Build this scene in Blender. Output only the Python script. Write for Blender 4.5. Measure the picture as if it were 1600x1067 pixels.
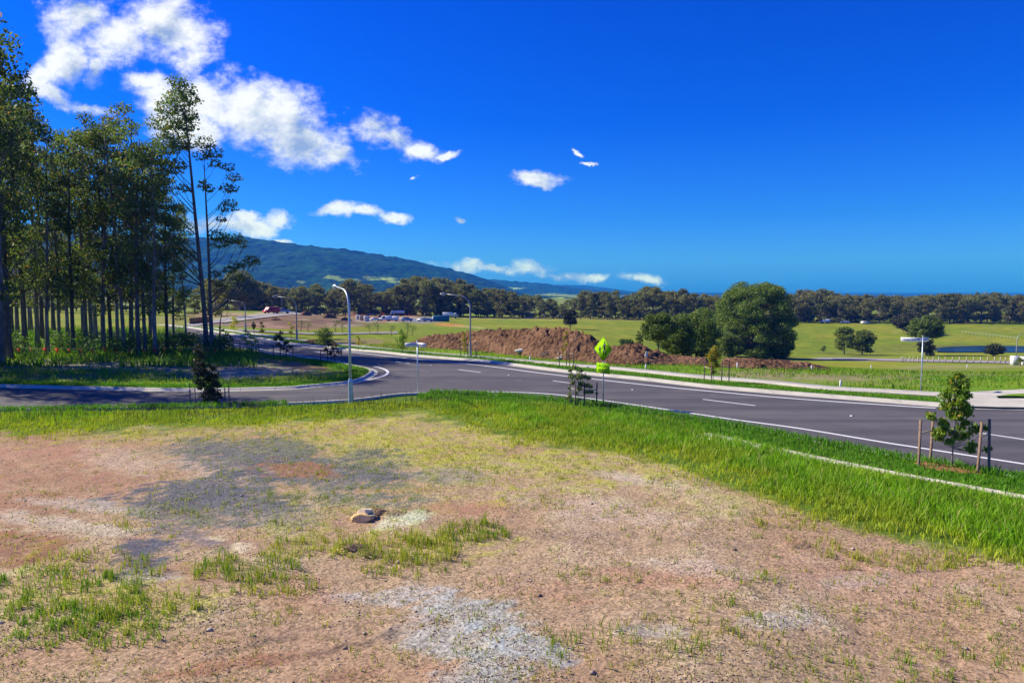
import bpy, bmesh, math, random
import numpy as np
from mathutils import Vector, Matrix

for _o in list(bpy.data.objects): bpy.data.objects.remove(_o)
scene = bpy.context.scene
COL = scene.collection
R = math.radians

# ------------------------------------------------------------------ camera
F = 1067.0; W0, H0 = 1600.0, 1067.0; HORIZON = 455.0
CAM_Z = 5.5
PITCH = math.atan((H0 / 2 - HORIZON) / F)
cam = bpy.data.cameras.new('camera'); camo = bpy.data.objects.new('camera', cam); COL.objects.link(camo)
camo.location = (0, 0, CAM_Z); camo.rotation_euler = (math.pi / 2 - PITCH, 0, 0)
cam.sensor_width = 36.0; cam.lens = 36.0 * F / W0
cam.clip_start = 0.1; cam.clip_end = 40000
scene.camera = camo

# ------------------------------------------------------------------ exposure
scene.view_settings.view_transform = 'Standard'; scene.view_settings.look = 'None'
scene.view_settings.exposure = 0.66; scene.view_settings.gamma = 1.0
scene.cycles.use_denoising = True
scene.cycles.max_bounces = 6; scene.cycles.transparent_max_bounces = 8
scene.cycles.volume_bounces = 0
scene.cycles.volume_step_rate = 10.0

# ------------------------------------------------------------------ sun
SUN_AZ = math.atan2(-0.95, 0.31)        # direction towards the sun, clockwise from +Y
SUN_EL = R(38)
SD = Vector((math.sin(SUN_AZ) * math.cos(SUN_EL), math.cos(SUN_AZ) * math.cos(SUN_EL), math.sin(SUN_EL)))
sun = bpy.data.lights.new('sun', 'SUN'); suno = bpy.data.objects.new('sun', sun); COL.objects.link(suno)
sun.energy = 5.0; sun.angle = R(0.5); sun.color = (1.0, 0.90, 0.73)
suno.rotation_euler = (-SD).to_track_quat('-Z', 'Y').to_euler()
suno.location = (-60, 20, 80)

# ------------------------------------------------------------------ node helpers
class NT:
    def __init__(s, nt): s.nt = nt
    def n(s, kind, **kw):
        nd = s.nt.nodes.new(kind)
        for k, v in kw.items(): setattr(nd, k, v)
        return nd
    def put(s, sock, v):
        if v is None: return
        if hasattr(v, 'is_output') or isinstance(v, bpy.types.NodeSocket): s.nt.links.new(v, sock)
        else:
            if isinstance(v, (tuple, list)) and len(v) == 3 and sock.type == 'RGBA': v = (*v, 1)
            sock.default_value = v
    def m(s, op, a, b=None, c=None, clamp=False):
        nd = s.n('ShaderNodeMath', operation=op); nd.use_clamp = clamp
        s.put(nd.inputs[0], a); s.put(nd.inputs[1], b); s.put(nd.inputs[2], c)
        return nd.outputs[0]
    def vm(s, op, a, b=None, c=None):
        nd = s.n('ShaderNodeVectorMath', operation=op)
        s.put(nd.inputs[0], a); s.put(nd.inputs[1], b)
        if c is not None: s.put(nd.inputs[3 if op == 'SCALE' else 2], c)
        return nd.outputs['Value'] if op in ('LENGTH', 'DOT_PRODUCT', 'DISTANCE') else nd.outputs[0]
    def mix(s, f, a, b, blend='MIX'):
        nd = s.n('ShaderNodeMix', data_type='RGBA', blend_type=blend)
        s.put(nd.inputs[0], f); s.put(nd.inputs[6], a); s.put(nd.inputs[7], b)
        return nd.outputs[2]
    def ss(s, v, lo, hi, a=0.0, b=1.0):
        nd = s.n('ShaderNodeMapRange', interpolation_type='SMOOTHSTEP')
        s.put(nd.inputs[0], v); s.put(nd.inputs[1], lo); s.put(nd.inputs[2], hi); s.put(nd.inputs[3], a); s.put(nd.inputs[4], b)
        return nd.outputs[0]
    def lin(s, v, lo, hi, a=0.0, b=1.0):
        nd = s.n('ShaderNodeMapRange')
        s.put(nd.inputs[0], v); s.put(nd.inputs[1], lo); s.put(nd.inputs[2], hi); s.put(nd.inputs[3], a); s.put(nd.inputs[4], b)
        return nd.outputs[0]
    def noise(s, vec, scale, detail=3, rough=0.5, dim='3D', dist=0.0):
        nd = s.n('ShaderNodeTexNoise', noise_dimensions=dim)
        s.put(nd.inputs['Vector'], vec); nd.inputs['Scale'].default_value = scale
        nd.inputs['Detail'].default_value = detail; nd.inputs['Roughness'].default_value = rough
        nd.inputs['Distortion'].default_value = dist
        return nd.outputs[0]
    def vor(s, vec, scale, feature='F1', out='Distance'):
        nd = s.n('ShaderNodeTexVoronoi', feature=feature)
        s.put(nd.inputs['Vector'], vec); nd.inputs['Scale'].default_value = scale
        return nd.outputs[out]
    def ramp(s, f, stops, interp='LINEAR'):
        nd = s.n('ShaderNodeValToRGB'); cr = nd.color_ramp; cr.interpolation = interp
        while len(cr.elements) > 1: cr.elements.remove(cr.elements[-1])
        for i, (p, c) in enumerate(stops):
            e = cr.elements[0] if i == 0 else cr.elements.new(p)
            e.position = p; e.color = (*c, 1) if len(c) == 3 else c
        s.put(nd.inputs[0], f)
        return nd.outputs[0]

def lin1(c):
    c = c / 255.0
    return c / 12.92 if c <= 0.04045 else ((c + 0.055) / 1.055) ** 2.4
def srgb(r, g, b): return (lin1(r), lin1(g), lin1(b))

# ------------------------------------------------------------------ world: Nishita sky with clouds fixed by direction
world = bpy.data.worlds.new('World'); scene.world = world; world.use_nodes = True
wt = NT(world.node_tree); world.node_tree.nodes.clear()
wout = wt.n('ShaderNodeOutputWorld'); bg = wt.n('ShaderNodeBackground')
world.node_tree.links.new(bg.outputs[0], wout.inputs[0])
sky = wt.n('ShaderNodeTexSky', sky_type='NISHITA'); sky.sun_disc = False
sky.sun_elevation = SUN_EL; sky.sun_rotation = SUN_AZ
sky.altitude = 50; sky.air_density = 1.0; sky.dust_density = 0.6; sky.ozone_density = 3.0
SKY_STR = 0.088
tc = wt.n('ShaderNodeTexCoord'); dirv = tc.outputs['Generated']
sep = wt.n('ShaderNodeSeparateXYZ'); world.node_tree.links.new(dirv, sep.inputs[0])
dx, dy, dz = sep.outputs
# clear deep blue air: tint grows with elevation
tint = wt.ramp(wt.m('MAXIMUM', dz, 0.0), [(0.0, (0.09, 0.43, 1.6)), (0.04, (0.18, 0.52, 1.52)), (0.10, (0.08, 0.41, 1.30)),
                                          (0.23, (0.012, 0.28, 1.27)), (0.45, (0.004, 0.22, 1.24)), (1.0, (0.05, 0.25, 1.2))])
skyc = wt.mix(1.0, sky.outputs[0], tint, 'MULTIPLY')
skyc = wt.vm('SCALE', skyc, None, SKY_STR)
# cloud coordinates: gnomonic (tan) coordinates of the direction about +Y
safe = wt.m('MAXIMUM', dy, 0.05)
cu = wt.m('DIVIDE', dx, safe); cv = wt.m('DIVIDE', dz, safe)
cmb = wt.n('ShaderNodeCombineXYZ'); wt.put(cmb.inputs[0], cu); wt.put(cmb.inputs[1], cv)
uv = cmb.outputs[0]
nz = wt.n('ShaderNodeTexNoise'); wt.put(nz.inputs['Vector'], uv); nz.inputs['Scale'].default_value = 11; nz.inputs['Detail'].default_value = 5; nz.inputs['Roughness'].default_value = .6
warp = wt.vm('SCALE', wt.vm('SUBTRACT', nz.outputs['Color'], (0.5, 0.5, 0.5)), None, 0.060)
uvw = wt.vm('ADD', uv, warp)
def px2uv(px, py):
    a = (H0 / 2 - py) / F
    Y = math.cos(PITCH) + a * math.sin(PITCH); Z = -math.sin(PITCH) + a * math.cos(PITCH)
    return (px - W0 / 2) / F / Y, Z / Y
CL = [(140,22,55,34,0),(185,62,60,44,0),(262,45,58,50,0),(285,92,34,30,0),(108,98,44,26,-25),(150,112,17,30,10),(62,124,30,18,-20),
      (78,150,30,12,25),(150,172,38,9,10),(225,122,42,17,0),(250,145,50,26,0),(305,148,80,40,12),(395,178,105,48,14),(470,208,85,38,18),(528,232,38,17,15),
      (300,200,60,24,10),(583,192,36,26,15),(612,216,42,21,15),(652,233,40,10,5),(697,238,22,5,0),
      (838,277,36,9,0),(842,284,26,7,0),(522,328,36,9,0),(566,333,24,7,8),(620,342,18,5,0),(717,348,10,6,0),(645,277,6,3,0),(905,235,7,3,20),(920,250,9,2.5,0),
      (395,352,55,14,0),(432,344,30,15,0),(385,338,25,10,0),(320,350,40,16,0),
      (775,418,62,7,5),(828,419,42,14,5),(880,431,62,9,3),(925,433,34,7,0),(1003,435,30,9,0),(1015,437,14,6,0),(440,378,20,6,0)]
dmin = None
for (cx, cy, rx, ry, rot) in CL:
    u0, v0 = px2uv(cx, cy)
    mp = wt.n('ShaderNodeMapping', vector_type='TEXTURE')
    mp.inputs['Location'].default_value = (u0, v0, 0)
    mp.inputs['Rotation'].default_value = (0, 0, -R(rot))
    mp.inputs['Scale'].default_value = (rx / F * 1.1, ry / F * 1.12, 1)
    wt.put(mp.inputs['Vector'], uvw)
    mm = wt.n('ShaderNodeVectorMath', operation='MULTIPLY'); wt.put(mm.inputs[0], mp.outputs[0]); mm.inputs[1].default_value = (1, 1, 0)
    L = wt.vm('LENGTH', mm.outputs[0])
    dmin = L if dmin is None else wt.m('SMOOTH_MIN', dmin, L, 0.15)
def cfield(vec):
    a = wt.noise(wt.vm('MULTIPLY', vec, (1, 1.35, 1)), 13, 9, 0.66)
    return a
n1 = cfield(uv)
n2 = cfield(wt.vm('ADD', uv, (-0.010, 0.016, 0)))
m1 = wt.noise(uv, 6.5, 2, .5); m2 = wt.noise(wt.vm('ADD', uv, (-0.03, 0.045, 0)), 6.5, 2, .5)
body = wt.m('MULTIPLY', wt.m('SUBTRACT', 1.22, dmin), 1.7)
dens = wt.m('ADD', body, wt.m('ADD', wt.m('MULTIPLY', wt.m('SUBTRACT', n1, 0.5), 5.6), wt.m('MULTIPLY', wt.m('SUBTRACT', m1, 0.5), 2.2)))
alpha = wt.ss(dens, -0.05, 1.75)
relief = wt.m('ADD', wt.m('MULTIPLY', wt.m('SUBTRACT', n1, n2), 3.4), wt.m('MULTIPLY', wt.m('SUBTRACT', m1, m2), 3.6))
shade = wt.m('SUBTRACT', wt.m('ADD', 0.80, relief), wt.m('MULTIPLY', wt.ss(dens, .9, 2.8), 0.28), clamp=True)
ccol = wt.mix(shade, (0.30, 0.40, 0.64), (0.95, 0.95, 0.97))
ccol = wt.vm('SCALE', ccol, None, 0.72)
front = wt.ss(dy, 0.05, 0.3)
alpha = wt.m('MULTIPLY', wt.m('MULTIPLY', alpha, front), 0.97)
final = wt.mix(alpha, skyc, ccol)
wt.put(bg.inputs[0], final); bg.inputs[1].default_value = 1.0
world.cycles.sampling_method = 'MANUAL'; world.cycles.sample_map_resolution = 512

# ------------------------------------------------------------------ numpy noise
def _hash(ix, iy, seed):
    h = (ix.astype(np.int64) * 374761393 + iy.astype(np.int64) * 668265263 + seed * 1442695041) & 0xffffffff
    h = ((h ^ (h >> 13)) * 1274126177) & 0xffffffff
    h = (h ^ (h >> 16)) & 0xffffffff
    return h / 4294967295.0
def vnoise(x, y, seed=0):
    x = np.asarray(x, float); y = np.asarray(y, float)
    ix = np.floor(x); iy = np.floor(y); fx = x - ix; fy = y - iy
    fx = fx * fx * (3 - 2 * fx); fy = fy * fy * (3 - 2 * fy)
    a = _hash(ix, iy, seed); b = _hash(ix + 1, iy, seed); c = _hash(ix, iy + 1, seed); d = _hash(ix + 1, iy + 1, seed)
    return (a * (1 - fx) + b * fx) * (1 - fy) + (c * (1 - fx) + d * fx) * fy
def fbm(x, y, seed=0, octv=4, rough=0.5):
    s = 0; a = 1; t = 0
    for k in range(octv):
        s = s + a * vnoise(x * 2 ** k + 17.3 * k, y * 2 ** k - 9.1 * k, seed + k * 7); t += a; a *= rough
    return s / t      # 0..1
def sstep(v, lo, hi):
    t = np.clip((v - lo) / (hi - lo), 0, 1); return t * t * (3 - 2 * t)

# ------------------------------------------------------------------ terrain height
TU = np.array([-1.6, -1.03, -.62, -.47, -.31, -.17, 0.0, .09, .22, .356, .50, .66, .80, 1.6])
TD = np.array([1, 50, 65, 90, 130, 180, 240, 300, 370, 500, 1000, 3000, 30000.])
TZ = np.array([
 [0,0,.3,.6,.6,0,-1,-2,-4,-6,-10,-14,-20],
 [0,0,.3,.6,.6,0,-1,-2,-4,-6,-10,-14,-20],
 [0,0,.0,.2,.2,-.2,-1,-2.5,-5,-8,-11,-14,-20],
 [0,0,0,0,-.2,-1.0,-1.1,-3.5,-8,-10,-12,-14,-20],
 [0,0,0,-.3,-1.0,-1.7,-1.3,-4.6,-8.6,-11,-13,-15,-20],
 [0,0,-.2,-1.5,-3.0,-5,-7.0,-8.2,-7.1,-10,-14,-15,-20],
 [0,0,-.8,-2.5,-4.5,-7,-8.6,-9.2,-9.3,-12,-14,-15,-20],
 [0,0,-.8,-2.6,-5,-7.4,-8.4,-8.9,-9.3,-12,-14,-15,-20],
 [0,0,-1,-3,-6,-9,-10.8,-10.8,-10.2,-13,-15,-16,-20],
 [0,0,-1.4,-4,-8,-12,-14.0,-13.2,-11.2,-13,-16,-17,-20],
 [0,-.3,-2,-4.6,-8,-12.2,-16,-14.6,-11.4,-14,-17,-18,-20],
 [0,-.5,-2.4,-4.8,-7.8,-12.2,-15.6,-14.4,-11.8,-14,-17,-18,-20],
 [0,-.5,-2.4,-4.8,-7.8,-12.2,-15.6,-14.4,-12.2,-14,-17,-18,-20],
 [0,-.5,-2.4,-4.8,-7.8,-12.2,-15.6,-14.4,-12.2,-14,-17,-18,-20]], float)
_gu = np.linspace(-1.6, 1.6, 161); _gl = np.linspace(0, math.log(30000), 400)
_tmp = np.array([np.interp(_gl, np.log(TD), row) for row in TZ])
_g = np.array([np.interp(_gu, TU, _tmp[:, k]) for k in range(400)]).T
def _sm(a, r, ax):
    k = np.ones(2 * r + 1) / (2 * r + 1)
    p = np.apply_along_axis(lambda v: np.convolve(np.pad(v, r, mode='edge'), k, mode='valid'), ax, a)
    return p
_g = _sm(_sm(_g, 2, 0), 2, 1)
_g = _sm(_sm(_g, 2, 0), 1, 1)
def zbase(x, y):
    x = np.asarray(x, float); y = np.asarray(y, float)
    yy = np.maximum(y, 3.0); u = np.clip(x / yy, -1.6, 1.6); l = np.log(np.clip(yy, 1, 29999))
    fu = (u + 1.6) / 3.2 * 160; fl = l / _gl[-1] * 399
    iu = np.clip(np.floor(fu).astype(int), 0, 159); il = np.clip(np.floor(fl).astype(int), 0, 398)
    a = fu - iu; b = fl - il
    return (_g[iu, il] * (1 - a) + _g[iu + 1, il] * a) * (1 - b) + (_g[iu, il + 1] * (1 - a) + _g[iu + 1, il + 1] * a) * b
def dist_poly(x, y, pts):
    x = np.asarray(x, float); y = np.asarray(y, float); d = np.full(np.broadcast(x, y).shape, 1e9)
    for (ax, ay), (bx, by) in zip(pts[:-1], pts[1:]):
        vx, vy = bx - ax, by - ay; L2 = vx * vx + vy * vy + 1e-9
        t = np.clip(((x - ax) * vx + (y - ay) * vy) / L2, 0, 1)
        d = np.minimum(d, np.hypot(x - ax - t * vx, y - ay - t * vy))
    return d
def flat_px(px, py, z=0.0):
    a = (H0 / 2 - py) / F; Y = math.cos(PITCH) + a * math.sin(PITCH); Z = -math.sin(PITCH) + a * math.cos(PITCH)
    t = (z - CAM_Z) / Z
    return (px - W0 / 2) / F * t, Y * t
# the main road is level: far kerb and near edge, traced
FAR_PX = [(262,509.5),(292,512.3),(330,518.5),(372,525),(415,532),(445,537.2),(480,540.7),(540,547.3),(590,551.5),(640,557),(700,561.8),(754,566.3),(800,572),(860,580),(930,587.5),(1000,594.5),(1100,606),(1200,615),(1300,623),(1400,631),(1460,635.5),(1500,638.5),(1600,641),(1760,643)]
NEAR_PX = [(250,541),(300,540),(350,541),(400,549),(440,556),(500,563.5),(540,570),(566,575)]
NEAR2_PX = [(690,616.5),(760,618),(860,625.5),(950,636),(1000,643.5),(1100,660),(1200,678),(1300,698),(1457,727),(1600,751),(1760,780)]
CENTER = [flat_px(*p) for p in [(200,515),(300,524),(372,534),(480,550),(600,565),(754,583),(900,602),(1100,625),(1300,655),(1500,678),(1700,705)]]
SIDE = [flat_px(*p) for p in [(-350, 622), (0, 623), (150, 624), (300, 623), (440, 619), (560, 608), (620, 596)]]
def terr(x, y):
    z = zbase(x, y)
    w = sstep(dist_poly(x, y, CENTER), 9.0, 22.0)
    return z * w
def T(x, y): return float(terr(np.array([x]), np.array([y]))[0])
def P(px, py, lift=0.0):
    """point of the ground seen at photo pixel (px, py)"""
    a = (H0 / 2 - py) / F; b = (px - W0 / 2) / F
    Y = math.cos(PITCH) + a * math.sin(PITCH); Z = -math.sin(PITCH) + a * math.cos(PITCH)
    t = np.exp(np.linspace(math.log(4), math.log(4000), 3000))
    g = terr(b * t, Y * t) - (CAM_Z + Z * t)
    k = int(np.argmax(g >= 0)) if (g >= 0).any() else len(t) - 1
    k = max(k, 1); g0, g1 = g[k - 1], g[k]
    f = -g0 / (g1 - g0) if g1 != g0 else 0
    f = min(max(f, 0), 1)
    tt = t[k - 1] + (t[k] - t[k - 1]) * f
    return Vector((b * tt, Y * tt, CAM_Z + Z * tt + lift))
def to_px(x, y, z):
    """photo pixel of world points (for measuring only)"""
    c, s = math.cos(PITCH), math.sin(PITCH); zz = z - CAM_Z
    dep = y * c - zz * s; up = y * s + zz * c
    dep = np.maximum(dep, 0.1)
    return W0 / 2 + F * x / dep, H0 / 2 - F * up / dep
def at(px, depth):
    """ground point in the column px at a given depth"""
    py = 500
    x = (px - W0 / 2) / F * depth * 1.0
    return Vector((x, depth, T(x, depth)))

# ------------------------------------------------------------------ object helpers
def tag(o, label=None, cat=None, group=None, kind=None):
    if label: o['label'] = label
    if cat: o['category'] = cat
    if group: o['group'] = group
    if kind: o['kind'] = kind
    return o
def empty(name, loc, rz=0.0, label=None, cat=None, group=None):
    o = bpy.data.objects.new(name, None); COL.objects.link(o); o.location = loc; o.rotation_euler = (0, 0, rz)
    o.empty_display_size = 0.2
    return tag(o, label, cat, group)
def copy_tree(o, parent=None):
    c = o.copy(); COL.objects.link(c); c.parent = parent
    for ch in list(o.children): copy_tree(ch, c)
    return c
def relabel(o, label=None, group=None):
    if label: o['label'] = label
    if group: o['group'] = group
    return o
def npmesh(name, verts, faces, mat, parent=None, smooth=False, colors=None, sizes=None):
    """faces: (n,k) int array, or flat list with sizes"""
    me = bpy.data.meshes.new(name)
    verts = np.asarray(verts, np.float32).reshape(-1, 3)
    me.vertices.add(len(verts)); me.vertices.foreach_set('co', verts.ravel())
    if sizes is None:
        faces = np.asarray(faces, np.int32); n, k = faces.shape
        ls = np.arange(n, dtype=np.int32) * k; flat = faces.ravel()
    else:
        sizes = np.asarray(sizes, np.int32); flat = np.asarray(faces, np.int32); n = len(sizes)
        ls = np.concatenate([[0], np.cumsum(sizes)[:-1]]).astype(np.int32)
    me.loops.add(len(flat)); me.loops.foreach_set('vertex_index', flat)
    me.polygons.add(n); me.polygons.foreach_set('loop_start', ls)
    if smooth: me.polygons.foreach_set('use_smooth', np.ones(n, bool))
    me.update(calc_edges=True)
    if colors is not None:
        at_ = me.color_attributes.new('col', 'FLOAT_COLOR', 'POINT')
        c = np.ones((len(verts), 4), np.float32); c[:, :3] = colors
        at_.data.foreach_set('color', c.ravel())
    if mat is not None: me.materials.append(mat)
    o = bpy.data.objects.new(name, me); COL.objects.link(o)
    if parent is not None: o.parent = parent
    return o
class MB:
    """collects shapes into one mesh"""
    def __init__(s): s.v = []; s.f = []
    def add(s, vs, fs):
        b = len(s.v); s.v += [tuple(v) for v in vs]; s.f += [tuple(i + b for i in f) for f in fs]; return s
    def box(s, c, d, rz=0.0, bev=0.0, M=None):
        """chamfered box, centre c, size d"""
        hx, hy, hz = d[0] / 2, d[1] / 2, d[2] / 2; b = min(bev, hx * .9, hy * .9)
        if b > 0: ring = [(hx - b, hy), (-hx + b, hy), (-hx, hy - b), (-hx, -hy + b), (-hx + b, -hy), (hx - b, -hy), (hx, -hy + b), (hx, hy - b)]
        else: ring = [(hx, hy), (-hx, hy), (-hx, -hy), (hx, -hy)]
        n = len(ring); cs, sn = math.cos(rz), math.sin(rz)
        vs = []
        for z in (-hz, hz):
            for x, y in ring:
                v = Vector((x * cs - y * sn + c[0], x * sn + y * cs + c[1], z + c[2]))
                if M: v = M @ v
                vs.append(v)
        fs = [tuple(reversed(range(n))), tuple(range(n, 2 * n))] + [(i, (i + 1) % n, n + (i + 1) % n, n + i) for i in range(n)]
        return s.add(vs, fs)
    def tube(s, pts, rad, sides=8, cap=True):
        pts = [Vector(p) for p in pts]
        if not hasattr(rad, '__len__'): rad = [rad] * len(pts)
        vs = []; fs = []; n = len(pts); up0 = None
        for i, p in enumerate(pts):
            d = (pts[min(i + 1, n - 1)] - pts[max(i - 1, 0)]).normalized()
            if up0 is None: up0 = Vector((1, 0, 0)) if abs(d.x) < .8 else Vector((0, 1, 0))
            a = (up0 - d * up0.dot(d)).normalized(); b = d.cross(a); up0 = a
            for k in range(sides):
                t = 2 * math.pi * k / sides
                vs.append(p + (a * math.cos(t) + b * math.sin(t)) * rad[i])
        for i in range(n - 1):
            for k in range(sides):
                k2 = (k + 1) % sides
                fs.append((i * sides + k, i * sides + k2, (i + 1) * sides + k2, (i + 1) * sides + k))
        if cap: fs.append(tuple(reversed(range(sides)))); fs.append(tuple((n - 1) * sides + k for k in range(sides)))
        return s.add(vs, fs)
    def lathe(s, prof, c=(0, 0, 0), sides=16):
        return s.tube([(c[0], c[1], c[2] + z) for z, r in prof], [max(r, .001) for z, r in prof], sides)
    def prism(s, poly, h0, h1, M):
        """extrude a 2-D polygon (x,z plane) between y=h0 and h1, then M"""
        n = len(poly); vs = [M @ Vector((x, h, z)) for h in (h0, h1) for x, z in poly]
        fs = [tuple(range(n)), tuple(reversed(range(n, 2 * n)))] + [(i, n + i, n + (i + 1) % n, (i + 1) % n) for i in range(n)]
        return s.add(vs, fs)
    def build(s, name, mat, parent=None, smooth=False, auto=None):
        sizes = [len(f) for f in s.f]; flat = [i for f in s.f for i in f]
        o = npmesh(name, s.v, flat, mat, parent, smooth, sizes=sizes)
        me = o.data
        if auto is not None:
            me.polygons.foreach_set('use_smooth', np.ones(len(me.polygons), bool))
            me.set_sharp_from_angle(angle=R(auto))
        return o

# ------------------------------------------------------------------ materials
def mat(name, build):
    m = bpy.data.materials.new(name); m.use_nodes = True; nt = m.node_tree; nt.nodes.clear()
    t = NT(nt); out = t.n('ShaderNodeOutputMaterial'); build(t, out); return m
def geo(t): return t.n('ShaderNodeNewGeometry').outputs['Position']
def principled(t, out, base, rough=0.8, bump=None, bstr=0.3, bdist=0.02, metallic=0.0, spec=0.3, trans=None):
    p = t.n('ShaderNodeBsdfPrincipled')
    t.put(p.inputs['Base Color'], base); t.put(p.inputs['Roughness'], rough); t.put(p.inputs['Metallic'], metallic)
    p.inputs['Specular IOR Level'].default_value = spec
    if bump is not None:
        b = t.n('ShaderNodeBump'); b.inputs['Strength'].default_value = bstr; b.inputs['Distance'].default_value = bdist
        t.put(b.inputs['Height'], bump); t.nt.links.new(b.outputs[0], p.inputs['Normal'])
    sh = p.outputs[0]
    if trans is not None:
        tr = t.n('ShaderNodeBsdfTranslucent'); t.put(tr.inputs[0], trans[1])
        mx = t.n('ShaderNodeMixShader'); mx.inputs[0].default_value = trans[0]
        t.nt.links.new(sh, mx.inputs[1]); t.nt.links.new(tr.outputs[0], mx.inputs[2]); sh = mx.outputs[0]
    t.nt.links.new(sh, out.inputs[0])
    return p
def attrcol(t, name='col'):
    a = t.n('ShaderNodeAttribute'); a.attribute_name = name; return a.outputs['Color']
def objrand(t): return t.n('ShaderNodeObjectInfo').outputs['Random']
def islrand(t): return t.n('ShaderNodeNewGeometry').outputs['Random Per Island']

def b_ground(t, out):
    c = attrcol(t); p = geo(t)
    a = t.n('ShaderNodeAttribute'); a.attribute_name = 'dirt'; dirt = a.outputs['Fac']
    peb = t.vor(p, 22, out='Color'); sepc = t.n('ShaderNodeSeparateColor'); t.put(sepc.inputs[0], peb)
    peb2 = t.noise(p, 55, 4, .7)
    sp = t.noise(p, 7, 6, .72); big = t.noise(p, .9, 5, .6)
    v = t.m('ADD', t.m('MULTIPLY', sepc.outputs[0], .38), t.m('MULTIPLY', peb2, .85))
    v = t.m('ADD', v, t.m('MULTIPLY', sp, .75))
    v = t.lin(v, .68, 1.32, .42, 1.58)
    g = t.m('ADD', t.m('MULTIPLY', t.noise(p, 2.3, 6, .75), .9), t.m('MULTIPLY', t.noise(p, .22, 5, .6), .7))
    g = t.lin(g, .55, 1.05, .5, 1.5)
    k = t.m('ADD', t.m('MULTIPLY', v, dirt), t.m('MULTIPLY', g, t.m('SUBTRACT', 1.0, dirt)))
    col = t.vm('SCALE', c, None, k)
    # pale straw and small stones lying on the bare soil
    rgh = t.ss(t.noise(p, .75, 4, .65), .40, .60)
    fl = t.m('MULTIPLY', t.m('MULTIPLY', t.ss(t.noise(p, 16, 5, .75), .54, .64), dirt), rgh)
    col = t.mix(t.m('MULTIPLY', fl, .7), col, t.mix(t.noise(p, 2, 2, .5), (.42, .33, .20), (.50, .42, .34)))
    dk = t.m('MULTIPLY', t.m('MULTIPLY', t.ss(t.noise(t.vm('ADD', p, (7, 3, 1)), 9, 6, .8), .55, .68), dirt), t.ss(t.noise(t.vm('ADD', p, (3, 9, 1)), .9, 4, .65), .45, .62))
    cr = t.m('MULTIPLY', t.m('MULTIPLY', t.ss(t.vor(t.vm('ADD', p, t.vm('SCALE', t.n('ShaderNodeTexNoise').outputs['Color'], None, .0)), 3.0, 'DISTANCE_TO_EDGE'), .035, .0), dirt), t.ss(t.noise(p, .5, 3, .6), .52, .64))
    col = t.mix(t.m('MULTIPLY', cr, .55), col, (.12, .075, .05))
    col = t.mix(t.m('MULTIPLY', dk, .6), col, (.10, .07, .055))
    h = t.m('ADD', t.m('MULTIPLY', sp, .8), t.m('ADD', t.m('MULTIPLY', peb2, .4), t.m('MULTIPLY', t.vor(p, 14), .5)))
    principled(t, out, col, .95, h, .8, .028, spec=.12)
M_GROUND = mat('ground_soil', b_ground)
def b_asphalt(t, out):
    p = geo(t)
    a = t.noise(p, 130, 2, .6); b = t.noise(p, .35, 5, .65)
    mp = t.n('ShaderNodeMapping'); t.put(mp.inputs[0], p); mp.inputs['Rotation'].default_value = (0, 0, R(17)); mp.inputs['Scale'].default_value = (.1, 1.3, 1)
    st = t.noise(mp.outputs[0], 1.2, 4, .6)
    mp2 = t.n('ShaderNodeMapping'); t.put(mp2.inputs[0], p); mp2.inputs['Rotation'].default_value = (0, 0, R(36)); mp2.inputs['Scale'].default_value = (.03, .62, 1)
    st2 = t.noise(mp2.outputs[0], 1.0, 3, .5)
    v = t.m('ADD', t.m('MULTIPLY', a, .5), t.m('ADD', t.m('MULTIPLY', b, .35), t.m('ADD', t.m('MULTIPLY', st, .40), t.m('MULTIPLY', st2, .45))))
    col = t.ramp(v, [(.55, (.045, .042, .048)), (.8, (.078, .072, .078)), (1.0, (.13, .12, .118))])
    principled(t, out, col, .85, t.noise(p, 90, 3, .7), .4, .01, spec=.25)
M_ASPHALT = mat('asphalt', b_asphalt)
def b_conc(t, out):
    p = geo(t); n = t.noise(p, .8, 6, .65); f = t.noise(p, 40, 3, .6)
    col = t.mix(t.lin(t.m('ADD', n, t.m('MULTIPLY', f, .5)), .5, 1.0), (.38, .355, .29), (.60, .57, .475))
    # expansion joints
    s = t.n('ShaderNodeSeparateXYZ'); t.put(s.inputs[0], p)
    fr = t.m('FRACT', t.m('MULTIPLY', t.m('ADD', s.outputs[0], t.m('MULTIPLY', s.outputs[1], .35)), .52))
    j = t.m('LESS_THAN', fr, .02)
    col = t.mix(t.m('MULTIPLY', j, .6), col, (.12, .11, .10))
    principled(t, out, col, .9, f, .3, .01, spec=.2)
M_CONC = mat('concrete', b_conc)
def b_paint(t, out):
    p = geo(t); n = t.noise(p, 30, 4, .7)
    col = t.mix(t.ss(n, .52, .75), (.80, .80, .78), (.42, .41, .40))
    principled(t, out, col, .6, n, .2, .005)
M_PAINT = mat('road_paint', b_paint)
def b_water(t, out):
    p = geo(t); n = t.noise(p, 1.5, 4, .6)
    principled(t, out, (.006, .035, .08), .12, n, .25, .05, spec=.5)
M_WATER = mat('pond_water', b_water)
def b_verge(t, out):
    p = geo(t); n = t.noise(p, 3, 6, .75); m_ = t.noise(p, .35, 4, .6)
    col = t.mix(t.ss(n, .3, .7), (.045, .12, .008), (.11, .23, .015))
    col = t.mix(t.m('MULTIPLY', t.ss(m_, .5, .75), .5), col, (.20, .20, .04))
    principled(t, out, col, .95, t.noise(p, 14, 5, .8), 1.0, .08, spec=.1)
M_VERGE = mat('verge_grass', b_verge)
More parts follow.
